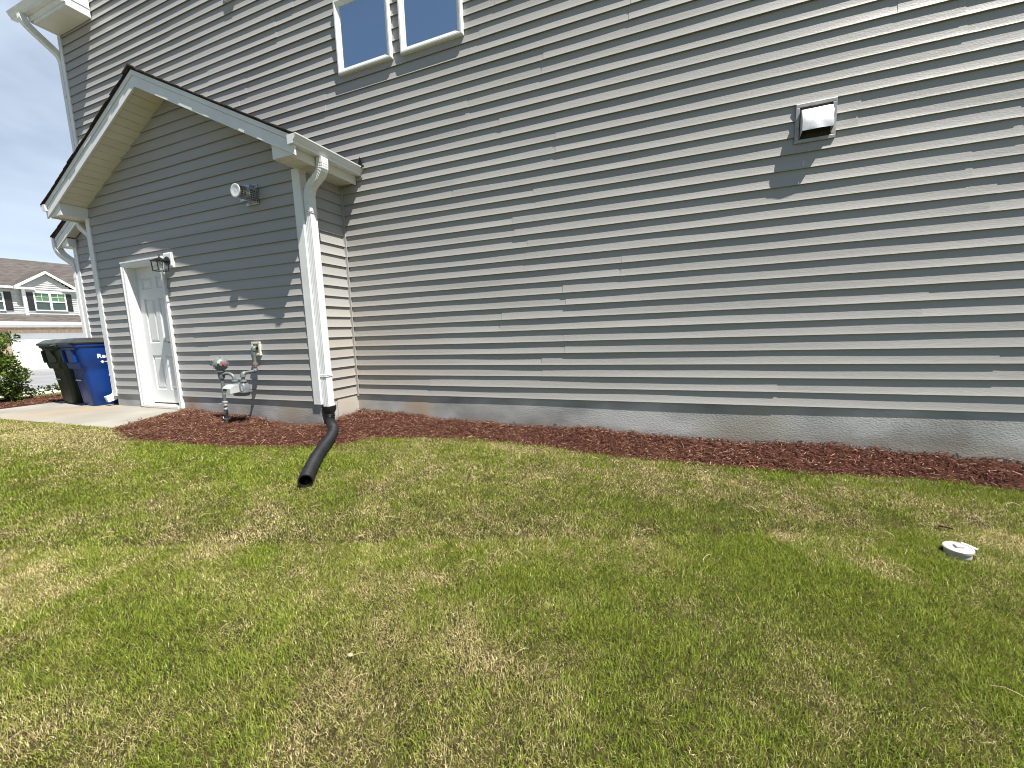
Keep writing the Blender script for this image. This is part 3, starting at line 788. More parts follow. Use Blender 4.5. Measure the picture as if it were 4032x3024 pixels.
# ---- upper eave return, gutter and downspout
ev = MB()
ev.prism([(-5.60, 5.885), (-4.655, 5.885), (-4.655, 6.4), (-5.60, 6.4)], 'y', -0.305, -0.020)
evo = ev.build('eave', M['white'], house, label='white boxed eave return of the upper storey')
MB().box(-5.595, -4.66, -0.30, -0.021, 5.876, 5.884).build('soffit', M['soffit'], evo)
mb = MB(); mb.box(-4.654, -4.648, -0.304, -0.022, 6.00, 6.012); mb.build('trim', M['white'], evo)
MB().box(-5.70, -4.66, -0.325, -0.306, 5.93, 6.10).build('fascia', M['white'], evo)
mb = MB(); mb.box(-5.70, -5.605, -0.305, 6.0, 5.925, 5.935); mb.build('soffit', M['soffit'], evo)
gutter('x', -1, -0.326, -6.02, -4.7, 6.0, house)
pth = [(-5.72, -0.385, 6.0), (-5.72, -0.385, 5.95)] + smooth_path([(-5.72, -0.385, 5.945), (-5.72, -0.36, 5.89), (-5.715, -0.26, 5.80), (-5.712, -0.10, 5.68), (-5.712, -0.01, 5.60), (-5.712, 0.02, 5.50)], 5) + [(-5.712, 0.02, z) for z in np.linspace(5.46, 2.7, 8)]
downspout(house, pth, (1, 0, 0), w=0.08, d=0.09, label='white downspout on the upper left corner', bands=[(-5.75, -5.672, -0.03, 0.07, 4.95)])
MB().box(-1.62, -1.47, -0.05, -0.012, 5.21, 5.42).build('vent_cover', M['white'], house, bevel=0.004)

# ---- windows
for i, (a, b) in enumerate(WINS):
    fw_ = 0.066
    fr = MB()
    prof = [(0.0, 0.0), (0.0, -0.040), (0.010, -0.050), (0.026, -0.050), (0.030, -0.044), (0.056, -0.026), (fw_, -0.024), (fw_, 0.0)]
    corners = [((a, WZ0), (1, 1)), ((b, WZ0), (-1, 1)), ((b, WZ1), (-1, -1)), ((a, WZ1), (1, -1))]
    n_ = len(prof); vs = []
    for (cx, cz), (sx_, sz_) in corners:
        vs += [(cx + sx_ * o, y_ - 0.004, cz + sz_ * o) for o, y_ in prof]
    fs = []
    for c_ in range(4):
        for j in range(n_): fs.append((c_ * n_ + j, c_ * n_ + (j + 1) % n_, ((c_ + 1) % 4) * n_ + (j + 1) % n_, ((c_ + 1) % 4) * n_ + j))
    fr.add(vs, fs)
    for wx in (a + 0.05, b - 0.09): fr.box(wx, wx + 0.03, -0.042, -0.03, WZ0 + 0.036, WZ0 + 0.042)
    win = bpy.data.objects.new('window', None); C.objects.link(win); win.parent = house
    win.location = Vector((a, 0, WZ0)) - ORG[house.name]; ORG[win.name] = Vector((a, 0, WZ0))
    fr.build('frame', M['white'], win)
    MB().box(a + 0.06, b - 0.06, -0.020, -0.016, WZ0 + 0.06, WZ1 - 0.06).build('pane', M['pane'], win)
    z0, z1, x0, x1 = 3.937, 4.572, a + 0.05, b - 0.05
    for a_ in (x0 - 0.02, x1): MB().box(a_, a_ + 0.02, -0.014, 0.13, z0 - 0.02, z1 + 0.02).build('reveal', M['reveal'], win)
    MB().box(x0 - 0.02, x1 + 0.02, 0.131, 0.15, z0 - 0.05, z1 + 0.1).build('reflection_backing', M['room'], win)  # backing sheet coloured with the reflected sky blue

# ---- side door
door = bpy.data.objects.new('door', None); C.objects.link(door); door.parent = house
ORG[door.name] = Vector((-3.085, GY, -0.17)); door.location = ORG[door.name] - ORG[house.name]
door['label'] = 'white six panel side door'
DX0, DX1, DZ0, DZ1, DY = -3.487, -2.683, -0.128, 1.868, GY + 0.092
dl = MB()
st_, ce = 0.115, 0.095
pw = (DX1 - DX0 - 2 * st_ - ce) / 2
xs_ = [(DX0 + st_, DX0 + st_ + pw), (DX1 - st_ - pw, DX1 - st_)]
zr = [(0.20, 0.72), (0.90, 1.555), (1.685, 1.865)]
dl.box(DX0, DX0 + st_, DY, DY + 0.044, DZ0, DZ1); dl.box(DX1 - st_, DX1, DY, DY + 0.044, DZ0, DZ1)
dl.box(xs_[0][1], xs_[1][0], DY, DY + 0.044, DZ0, DZ1)
for (a, b) in xs_:
    zz = [0.0] + [v for r_ in zr for v in r_] + [DZ1 - DZ0]
    for i in range(0, len(zz), 2): dl.box(a, b, DY, DY + 0.044, DZ0 + zz[i], DZ0 + zz[i + 1])
    for (z0, z1) in zr:
        z0 += DZ0; z1 += DZ0
        dl.box(a, b, DY + 0.014, DY + 0.04, z0, z1)
        vs = []
        for ins_, yy in ((0.0, DY + 0.0005), (0.012, DY + 0.0135)): vs += [(a + ins_, yy, z0 + ins_), (b - ins_, yy, z0 + ins_), (b - ins_, yy, z1 - ins_), (a + ins_, yy, z1 - ins_)]
        dl.add(vs, [(j, (j + 1) % 4, (j + 1) % 4 + 4, j + 4) for j in range(4)])
        i1, i2 = 0.026, 0.05
        vs = []
        for ins_, yy in ((i1, DY + 0.0138), (i2, DY + 0.003)): vs += [(a + ins_, yy, z0 + ins_), (b - ins_, yy, z0 + ins_), (b - ins_, yy, z1 - ins_), (a + ins_, yy, z1 - ins_)]
        dl.add(vs, [(j, (j + 1) % 4, (j + 1) % 4 + 4, j + 4) for j in range(4)] + [(4, 5, 6, 7)])
dl.build('door_panel', M['door'], door, fix=True)
fr = MB()
cz = 1.952
for x0, x1 in ((-3.572, -3.505), (-2.665, -2.598)):
    fr.box(x0, x1, GY - 0.034, GY + 0.004, -0.178, cz - 0.068)
    inn = (x1 - 0.02, x1 - 0.004) if x0 < -3 else (x0 + 0.004, x0 + 0.02)
    outw = (x0 + 0.002, x0 + 0.022) if x0 < -3 else (x1 - 0.022, x1 - 0.002)
    fr.box(*outw, GY - 0.044, GY - 0.034, -0.176, cz - 0.07)
fr.box(-3.572, -2.598, GY - 0.034, GY + 0.004, cz - 0.067, cz)
fr.box(-3.57, -2.60, GY - 0.044, GY - 0.0345, cz - 0.022, cz - 0.002)
fr.box(-3.504, DX0 - 0.002, GY - 0.02, GY + 0.16, -0.178, 1.895); fr.box(DX1 + 0.002, -2.666, GY - 0.02, GY + 0.16, -0.178, 1.895)
fr.box(DX0 - 0.0015, DX1 + 0.0015, GY - 0.02, GY + 0.16, DZ1 + 0.003, 1.894)
fr.box(DX0, DX0 + 0.012, DY - 0.0005 + 0.046, DY + 0.07, DZ0, DZ1)
fr.build('frame', M['white'], door, bevel=0.0025)
MB().box(-3.484, -2.686, GY - 0.045, GY + 0.16, -0.186, -0.148).build('threshold', M['beige'], door, bevel=0.004)
MB().box(DX0 + 0.002, DX1 - 0.002, DY - 0.003, DY + 0.04, -0.1475, -0.129).build('sweep', M['dark'], door)
hd = MB(); hd.lathe((-2.745, DY, 0.775), (0, -1, 0), [(0, 0.028), (0.008, 0.028), (0.010, 0.014), (0.045, 0.011), (0.05, 0.009)], 16)
hd.sweep([(-2.742, DY - 0.047, 0.777), (-2.80, DY - 0.05, 0.779), (-2.855, DY - 0.045, 0.772)], [(0.007, 0.006), (-0.007, 0.006), (-0.007, -0.006), (0.007, -0.006)])
hd.build('handle', M['black_metal'], door, bevel=0.002)

# ------------------------------------------------------------------ wall lantern
lan = thing('wall_lantern', 'black lantern with clear glass on a white block beside the door top', 'wall lamp', (-2.465, GY, 1.88))
mb = MB(); mb.box(-2.562, -2.368, GY - 0.030, GY - 0.002, 1.78, 1.985); mb.box(-2.548, -2.382, GY - 0.042, GY - 0.0305, 1.80, 1.972)
mb.build('mounting_block', M['white'], lan, bevel=0.006)
mb = MB(); mb.lathe((-2.465, GY - 0.042, 1.868), (0, -1, 0), [(0, 0.060), (0.008, 0.062), (0.014, 0.056), (0.02, 0.045), (0.028, 0.030), (0.034, 0.012)], 28)
mb.tube(smooth_path([(-2.465, GY - 0.07, 1.868), (-2.465, GY - 0.095, 1.880), (-2.465, GY - 0.125, 1.878)], 5), 0.010, 10)
mb.build('wall_plate', M['black_metal'], lan, smooth=True)
lx, ly = -2.465, GY - 0.135
mb = MB(); hs, hb = 0.068, 0.060; zt_, zb_ = 1.855, 1.728
for sx_ in (-1, 1):
    for sy_ in (-1, 1):
        mb.sweep([(lx + sx_ * hs * 0.96, ly + sy_ * hs * 0.96, zt_), (lx + sx_ * hb, ly + sy_ * hb, zb_)], [(0.0045, 0.0045), (-0.0045, 0.0045), (-0.0045, -0.0045), (0.0045, -0.0045)], side=(1, 0, 0))
for z_, h_, t_ in ((zb_ - 0.004, hb, 0.008), (zt_ - 0.004, hs, 0.008)):
    for s_ in (-1, 1):
        mb.box(lx - h_ - 0.004, lx + h_ + 0.004, ly + s_ * h_ - 0.004, ly + s_ * h_ + 0.004, z_, z_ + t_)
        mb.box(lx + s_ * h_ - 0.0038, lx + s_ * h_ + 0.0038, ly - h_ + 0.0045, ly + h_ - 0.0045, z_ + 0.0004, z_ + t_ - 0.0004)
mb.build('cage', M['black_metal'], lan)
mb = MB(); mb.lathe((lx, ly, 1.8595), (0, 0, 1), [(0, 0.108), (0.004, 0.108), (0.014, 0.070), (0.028, 0.046), (0.031, 0.046), (0.034, 0.036), (0.042, 0.014), (0.05, 0.008), (0.056, 0.008)], 4)
mb.v = [tuple((Matrix.Rotation(math.radians(45), 3, 'Z') @ (Vector(p) - Vector((lx, ly, 0)))) + Vector((lx, ly, 0))) for p in mb.v]
mb.tube([(lx + 0.014 * math.cos(t), ly, 1.928 + 0.014 * math.sin(t)) for t in np.linspace(0, 6.283, 17)], 0.003, 6)
mb.build('cap', M['black_metal'], lan)
mb = MB()
for s_ in (-1, 1):
    mb.hexa([(lx - hb * .92, ly + s_ * hb * .98 - .001, zb_ + .005), (lx + hb * .92, ly + s_ * hb * .98 - .001, zb_ + .005), (lx + hb * .92, ly + s_ * hb * .98 + .001, zb_ + .005), (lx - hb * .92, ly + s_ * hb * .98 + .001, zb_ + .005),
             (lx - hs * .88, ly + s_ * hs * .93 - .001, zt_ - .006), (lx + hs * .88, ly + s_ * hs * .93 - .001, zt_ - .006), (lx + hs * .88, ly + s_ * hs * .93 + .001, zt_ - .006), (lx - hs * .88, ly + s_ * hs * .93 + .001, zt_ - .006)])
    mb.hexa([(lx + s_ * hb * .98 - .001, ly - hb * .92, zb_ + .005), (lx + s_ * hb * .98 + .001, ly - hb * .92, zb_ + .005), (lx + s_ * hb * .98 + .001, ly + hb * .92, zb_ + .005), (lx + s_ * hb * .98 - .001, ly + hb * .92, zb_ + .005),
             (lx + s_ * hs * .93 - .001, ly - hs * .88, zt_ - .006), (lx + s_ * hs * .93 + .001, ly - hs * .88, zt_ - .006), (lx + s_ * hs * .93 + .001, ly + hs * .88, zt_ - .006), (lx + s_ * hs * .93 - .001, ly + hs * .88, zt_ - .006)])
mb.build('glass', M['lamp_glass'], lan)
mb = MB(); mb.lathe((lx, ly, 1.856), (0, 0, -1), [(0, 0.014), (0.02, 0.014), (0.028, 0.016), (0.045, 0.026), (0.06, 0.030), (0.075, 0.026), (0.086, 0.012), (0.089, 0.003)], 18)
mb.build('bulb', M['bulb'], lan, smooth=True)

# ------------------------------------------------------------------ kitchen exhaust hood on the main wall
hood = thing('exhaust_hood', 'bright galvanised exhaust hood with open underside, high on the long wall', 'vent', (5.0, 0, 2.38))
mb = MB()
x0, x1, z0, z1 = 4.862, 5.145, 2.232, 2.540; w = 0.030
for a_, b_, c_, d_ in ((x0, x1, z0, z0 + w), (x0, x1, z1 - w, z1)): mb.box(a_, b_, -0.028, -0.002, c_, d_)
for a_, b_ in ((x0, x0 + w), (x1 - w, x1)): mb.box(a_, b_, -0.0275, -0.002, z0 + w, z1 - w)
mb.build('flange', M['flange_metal'], hood, bevel=0.004)
mb = MB(); pr = [(-0.02, 2.478), (-0.040, 2.484), (-0.062, 2.474), (-0.085, 2.430), (-0.098, 2.380), (-0.105, 2.330), (-0.105, 2.300)]
nn = 14; vs = []; fs = []
for (yy, zz) in pr:
    for i in range(nn + 1):
        u_ = i / nn; vs.append((x0 + 0.036 + (x1 - x0 - 0.072) * u_, yy + 0.006 * (abs(2 * u_ - 1) ** 6) + 0.0025 * math.sin(u_ * 9 + zz * 60), zz))
for j in range(len(pr) - 1):
    for i in range(nn): a_ = j * (nn + 1) + i; fs.append((a_, a_ + 1, a_ + nn + 2, a_ + nn + 1))
mb.add(vs, fs)
for xx in (x0 + 0.036, x1 - 0.036):
    mb.add([(xx, y_ + 0.006, z_) for y_, z_ in pr] + [(xx, -0.012, 2.262), (xx, -0.012, 2.478)], [tuple(range(len(pr) + 2))])
mb.build('hood', M['hood_metal'], hood, smooth=True, fix=True)
MB().box(x0 + 0.03, x1 - 0.03, -0.022, -0.004, z0 + 0.03, z1 - 0.03).build('damper', M['dark'], hood)  # near-black colour stands in for the shade in the hood recess

# ------------------------------------------------------------------ heater flue terminal on the gable wall
flue = thing('flue_vent', 'shiny perforated metal flue terminal with round end cap on the gable wall', 'vent', (-0.74, GY, 2.46))
mb = MB(); mb.box(-0.855, -0.645, GY - 0.026, GY - 0.018, 2.362, 2.585); mb.box(-0.85, -0.65, GY - 0.034, GY - 0.0265, 2.367, 2.375); mb.box(-0.85, -0.65, GY - 0.034, GY - 0.0265, 2.572, 2.58)
mb.build('back_plate', M['galv'], flue)
def perforated(mb, o, u, v, nu, nv, r=0.33):
    """sheet spanned by vectors u, v from o with a grid of round-ish holes."""
    o, u, v = Vector(o), Vector(u), Vector(v)
    for i in range(nu):
        for j in range(nv):
            c = [o + u * ((i + a) / nu) + v * ((j + b) / nv) for a, b in ((0, 0), (1, 0), (1, 1), (0, 1))]
            m_ = o + u * ((i + .5) / nu) + v * ((j + .5) / nv)
            ring = [m_ + u / nu * (r * math.cos(t)) + v / nv * (r * math.sin(t)) for t in (math.radians(45 * k_ - 135) for k_ in range(8))]
            vs = c + ring
            mb.add(vs, [(0, 1, 6, 5, 4), (1, 2, 8, 7, 6), (2, 3, 10, 9, 8), (3, 0, 4, 11, 10)])
mb = MB(); gx0, gx1, gz0, gz1, gy = -0.812, -0.640, 2.378, 2.548, GY - 0.125
perforated(mb, (gx1, gy, gz0), (0, 0.095, 0), (0, 0, gz1 - gz0), 4, 7); perforated(mb, (gx0, gy, gz0), (0, 0.095, 0), (0, 0, gz1 - gz0), 5, 9)
perforated(mb, (gx0, gy, gz0), (gx1 - gx0, 0, 0), (0, 0.095, 0), 9, 5); perforated(mb, (gx0, gy, gz1), (gx1 - gx0, 0, 0), (0, 0.095, 0), 9, 5)
mb.build('guard', M['galv'], flue, fix=False)
mb = MB(); mb.box(gx0, gx1, gy - 0.003, gy - 0.0005, gz0, gz1); mb.build('front_plate', M['galv'], flue)
MB().box(gx0 + 0.035, gx1 - 0.035, gy + 0.001, GY - 0.03, gz0 + 0.035, gz1 - 0.035).build('inner_duct', M['dark'], flue)
fc = Vector((-0.724, gy - 0.003, 2.462)); mb = MB(); nn = 20
rows_ = [(0.0, 0.078), (0.03, 0.073), (0.06, 0.068), (0.09, 0.063), (0.105, 0.060)]
def cp_(d, r, t): return fc + Vector((r * math.cos(t), -d, r * math.sin(t)))
mb = MB()
for k_ in range(len(rows_) - 1):
    (d0_, r0_), (d1_, r1_) = rows_[k_], rows_[k_ + 1]
    for j in range(nn):
        t0, t1 = 2 * math.pi * j / nn, 2 * math.pi * (j + 1) / nn
        c = [cp_(d0_, r0_, t0), cp_(d0_, r0_, t1), cp_(d1_, r1_, t1), cp_(d1_, r1_, t0)]
        if k_ in (1, 2):
            m_ = sum(c, Vector()) / 4; ring = []
            for q_ in range(8):
                a_ = math.radians(45 * q_ - 135); ring.append(m_ + (c[1] - c[0]) * (0.33 * math.cos(a_)) + (c[3] - c[0]) * (0.33 * math.sin(a_)))
            mb.add(c + ring, [(0, 1, 6, 5, 4), (1, 2, 8, 7, 6), (2, 3, 10, 9, 8), (3, 0, 4, 11, 10)])
        else: mb.add(c, [(0, 1, 2, 3)])
mb.build('cone', M['galv'], flue, fix=False)
MB().lathe(tuple(fc + Vector((0, -0.004, 0))), (0, -1, 0), [(0, 0.03), (0.09, 0.03)], 16).build('flue_pipe', M['dark'], flue)
mb = MB(); mb.lathe(tuple(fc + Vector((0, -0.104, 0))), (0, -1, 0), [(0, 0.072), (0.004, 0.076), (0.010, 0.076), (0.012, 0.070), (0.010, 0.055), (0.004, 0.034), (0.006, 0.015), (0.007, 0.001)], 36)
mb.build('end_cap', M['hood_metal'], flue, smooth=True)

# ------------------------------------------------------------------ gas meter set
gas = thing('gas_meter', 'grey gas meter with round regulator and red cap, standing on a pipe in the mulch', 'gas meter', (-1.3, -0.9, -0.3))
gx, gyy = -1.305, -0.90
mb = MB(); mb.tube([(gx, gyy, -0.42), (gx, gyy, 0.36)], 0.0195, 14)
mb.lathe((gx, gyy, 0.30), (0, 0, 1), [(0, 0.033), (0.012, 0.036), (0.03, 0.036), (0.05, 0.040), (0.085, 0.040), (0.09, 0.034)], 16)
mb.build('riser', M['gas'], gas, smooth=True)
mb = MB(); mb.lathe((gx, gyy, -0.05), (0, 0, 1), [(0, 0.026), (0.006, 0.031), (0.022, 0.031), (0.024, 0.026), (0.034, 0.026), (0.036, 0.033), (0.058, 0.033), (0.062, 0.026)], 8)
mb.lathe((gx, gyy, -0.10), (0, 0, 1), [(0, 0.023), (0.004, 0.027), (0.025, 0.027), (0.03, 0.021)], 8)
mb.sweep([(gx - 0.03, gyy - 0.01, -0.02), (gx - 0.075, gyy - 0.03, -0.012)], [(0.005, 0.004), (-0.005, 0.004), (-0.005, -0.004), (0.005, -0.004)])
mb.build('stop_valve', M['steel'], gas, bevel=0.002)
mb = MB(); mb.lathe((gx, gyy, -0.32), (0, 0, 1), [(0, 0.030), (0.06, 0.030), (0.062, 0.024), (0.10, 0.024), (0.103, 0.030), (0.118, 0.030), (0.12, 0.02)], 12)
mb.build('ground_fitting', M['gas_light'], gas, smooth=True)
mb = MB(); mb.tube(smooth_path([(gx + 0.015, gyy - 0.03, -0.30), (gx + 0.035, gyy - 0.025, -0.25), (gx + 0.02, gyy - 0.03, -0.21), (gx - 0.03, gyy - 0.02, -0.205), (gx - 0.07, gyy + 0.0, -0.19)], 5), 0.004, 6)
mb.build('tracer_wire', M['beige'], gas, smooth=True)
ra = Vector((0.90, -0.42, 0.10)).normalized(); rc = Vector((gx + 0.01, gyy, 0.482))
mb = MB(); mb.lathe(tuple(rc - ra * 0.055), tuple(ra), [(0, 0.040), (0.012, 0.070), (0.035, 0.074), (0.045, 0.083), (0.058, 0.083), (0.064, 0.074), (0.085, 0.064), (0.10, 0.045), (0.104, 0.028), (0.125, 0.028)], 32)
mb.lathe((gx, gyy, 0.385), (0, 0, 1), [(0, 0.056), (0.010, 0.056), (0.012, 0.040), (0.05, 0.038)], 22)
ax_a = Vector((0, 0, 1)).cross(ra).normalized(); ax_b = ra.cross(ax_a)
for t in range(6):
    an = math.radians(60 * t + 30); c = rc + (ax_a * math.cos(an) + ax_b * math.sin(an)) * 0.082
    mb.lathe(tuple(c - ra * 0.022), tuple(ra), [(0, 0.010), (0.034, 0.010)], 6)
reg = mb.build('regulator', M['gas'], gas, smooth=True)
mb = MB(); mb.lathe(tuple(rc + ra * 0.069 + ax_a * 0.020 - ax_b * 0.008), tuple(ra), [(0, 0.018), (0.014, 0.018), (0.018, 0.013)], 14); mb.build('cap', M['red'], reg)
mb = MB(); mb.box(-0.016, 0.016, -0.001, 0.001, -0.016, 0.016)
vs = [rc + ra * 0.0705 - ax_a * (0.012 + 0.03 * i) + ax_b * (0.006 + 0.026 * j) for i, j in ((0, 0), (1, 0), (1, 1), (0, 1))]
mb = MB(); mb.add([tuple(v) for v in vs] + [tuple(v - ra * 0.012) for v in vs], [(0, 1, 2, 3), (7, 6, 5, 4), (0, 1, 5, 4), (1, 2, 6, 5), (2, 3, 7, 6), (3, 0, 4, 7)]); mb.build('tag', M['gas_light'], reg)
mx0, my0 = -1.125, -0.865
mb = MB(); mb.tube(smooth_path([(gx + 0.03, gyy, 0.352), (gx + 0.075, gyy + 0.01, 0.362), (gx + 0.125, gyy + 0.02, 0.358), (gx + 0.165, gyy + 0.03, 0.33), (mx0, my0, 0.285), (mx0, my0, 0.25)], 6), 0.0195, 14)
mb.lathe((mx0, my0, 0.252), (0, 0, 1), [(0, 0.03), (0.006, 0.036), (0.02, 0.036), (0.026, 0.028)], 8)
mb.build('inlet_pipe', M['gas'], gas, smooth=True)
ox = -0.97
mb = MB(); mb.tube([(ox, my0, 0.245), (ox, my0, 0.345)], 0.0195, 14)
mb.tube(smooth_path([(ox, my0, 0.32), (ox, my0 + 0.006, 0.352), (ox, my0 + 0.03, 0.368)], 6), 0.0275, 14)
mb.tube([(ox, my0 + 0.025, 0.37), (ox, -0.70, 0.378)], 0.017, 14)
mb.tube(smooth_path([(ox, -0.722, 0.377), (ox, -0.696, 0.385), (ox, -0.688, 0.412)], 6), 0.0265, 14)
mb.tube([(ox, -0.688, 0.40), (ox, -0.688, 0.645)], 0.017, 14)
mb.tube(smooth_path([(ox, -0.688, 0.632), (ox, -0.682, 0.662), (ox, -0.655, 0.668)], 6), 0.0265, 14)
mb.tube([(ox, -0.66, 0.668), (ox, -0.60, 0.668)], 0.017, 12)
mb.lathe((ox, my0, 0.252), (0, 0, 1), [(0, 0.03), (0.006, 0.037), (0.02, 0.037), (0.026, 0.028)], 8); mb.lathe((ox, my0, 0.318), (0, 0, 1), [(0, 0.03), (0.012, 0.03)], 14)
mb.build('outlet_pipe', M['gas'], gas, smooth=True)
mb = MB(); mb.lathe((ox, -0.688, 0.428), (0, 0, 1), [(0, 0.022), (0.004, 0.027), (0.018, 0.027), (0.02, 0.030), (0.036, 0.030), (0.038, 0.026), (0.058, 0.025), (0.06, 0.02)], 8)
mb.build('union', M['rust'], gas)
mb = MB()
def rrect(x0, x1, y0, y1, r, n=4):
    out = []
    for cx, cy_, a0 in ((x1 - r, y0 + r, -90), (x1 - r, y1 - r, 0), (x0 + r, y1 - r, 90), (x0 + r, y0 + r, 180)):
        for i in range(n + 1): t = math.radians(a0 + 90 * i / n); out.append((cx + r * math.cos(t), cy_ + r * math.sin(t)))
    return out
def loft(mb, secs):
    k_ = len(secs[0][0]); vs = []
    for s_, z_ in secs: vs += [(p[0], p[1], z_) for p in s_]
    fs = [(i * k_ + j, i * k_ + (j + 1) % k_, (i + 1) * k_ + (j + 1) % k_, (i + 1) * k_ + j) for i in range(len(secs) - 1) for j in range(k_)]
    fs += [tuple(range(k_ - 1, -1, -1)), tuple((len(secs) - 1) * k_ + j for j in range(k_))]
    mb.add(vs, fs)
bx0, bx1, by0, by1 = -1.165, -0.915, -0.915, -0.80
loft(mb, [(rrect(bx0 + .03, bx1 - .03, by0 + .02, by1 - .02, .02), 0.085), (rrect(bx0 + .02, bx1 - .02, by0 + .01, by1 - .01, .03), 0.092), (rrect(bx0 + .02, bx1 - .02, by0 + .01, by1 - .01, .03), 0.128), (rrect(bx0 - .004, bx1 + .004, by0 - .012, by1 + .012, .035), 0.130),
          (rrect(bx0 - .004, bx1 + .004, by0 - .012, by1 + .012, .035), 0.142), (rrect(bx0 + .006, bx1 - .006, by0, by1, .035), 0.144), (rrect(bx0 + .012, bx1 - .012, by0 + .004, by1 - .004, .035), 0.215), (rrect(bx0 + .03, bx1 - .03, by0 + .015, by1 - .015, .03), 0.240), (rrect(bx0 + .06, bx1 - .06, by0 + .03, by1 - .03, .02), 0.247)])
body = mb.build('meter_body', M['gas'], gas, smooth=True)
mb = MB(); mb.prism([(-0.914, 0.135), (-1.03, 0.128), (-1.03, 0.195), (-1.015, 0.215), (-0.97, 0.236), (-0.914, 0.232)], 'x', -1.125, -0.985)
ic = mb.build('index_cover', M['gas_light'], body, bevel=0.006)
MB().box(-1.105, -1.045, -1.0345, -1.0305, 0.168, 0.192).build('index_window', M['dark'], body)
MB().box(-0.951, -0.935, -0.9215, -0.9145, 0.155, 0.208).build('tag', M['gas_light'], body)

# ------------------------------------------------------------------ cream wall box where the gas pipe enters
bxo = thing('pipe_entry_box', 'cream plastic wall box where the gas outlet pipe enters the siding', 'wall box', (-0.97, GY, 0.655))
mb = MB(); x0, x1, z0, z1 = -1.042, -0.893, 0.568, 0.742
for a_, b_, c_, d_ in ((x0, x1, z0, z0 + 0.026), (x0, x1, z1 - 0.026, z1)): mb.box(a_, b_, GY - 0.036, GY - 0.004, c_, d_)
for a_, b_ in ((x0, x0 + 0.028), (x1 - 0.028, x1)): mb.box(a_, b_, GY - 0.0355, GY - 0.004, z0 + 0.026, z1 - 0.026)
mb.build('frame', M['beige'], bxo, bevel=0.004)
MB().box(x0 + 0.028, x1 - 0.028, GY - 0.022, GY - 0.006, z0 + 0.026, z1 - 0.026).build('back_panel', M['beige_in'], bxo)
mb = MB(); mb.lathe((-0.938, GY - 0.022, 0.667), (0, -1, 0), [(0, 0.010), (0.012, 0.010), (0.016, 0.016), (0.026, 0.016)], 10); mb.build('plug', M['black_metal'], bxo)

# ------------------------------------------------------------------ black corrugated drain pipe
dp = thing('drain_pipe', 'black corrugated drain pipe running from the downspout onto the grass', 'drain pipe', (0.07, yd, -0.1))
mb = MB(); loft(mb, [(rrect(0.012, 0.132, yd - 0.066, yd + 0.066, 0.02), -0.058), (rrect(0.012, 0.132, yd - 0.066, yd + 0.066, 0.03), -0.10), (rrect(0.014, 0.130, yd - 0.058, yd + 0.058, 0.055), -0.14)])
mb.build('cuff', M['black_plastic'], dp, smooth=True)
cl = smooth_path([(0.072, yd, -0.11), (0.075, yd - 0.004, -0.17), (0.10, yd - 0.04, -0.232), (0.20, yd - 0.11, -0.275), (0.33, -0.80, -0.300), (0.476, -0.994, -0.322), (0.638, -1.241, -0.341), (0.781, -1.458, -0.358), (0.939, -1.67, -0.373), (1.085, -1.854, -0.388), (1.158, -1.94, -0.395)], 26)
pts = [cl[0]]; acc = 0.0; stp = 0.0042
for a_, b_ in zip(cl[:-1], cl[1:]):
    L = (b_ - a_).length; t = stp - acc
    while t <= L: pts.append(a_ + (b_ - a_) * (t / L)); t += stp
    acc = (acc + L) % stp if L else acc
sc = []; s_ = 0
for i in range(len(pts)):
    ph = (i * stp) / 0.021
    sc.append(1.0 + 0.06 * (1 if (ph % 1.0) < 0.55 else -1))
mb = MB(); mb.tube(pts, 0.0555, 22, scales=sc, caps=False)
n0 = len(mb.v)
mb.tube(pts[-40:], 0.049, 22, caps=False)
ring = 22; m_ = len(pts)
mb.f += [((m_ - 1) * ring + j, (m_ - 1) * ring + (j + 1) % ring, n0 + 39 * ring + (j + 1) % ring, n0 + 39 * ring + j) for j in range(ring)]
mb.build('hose', M['black_plastic'], dp, smooth=True, fix=False)

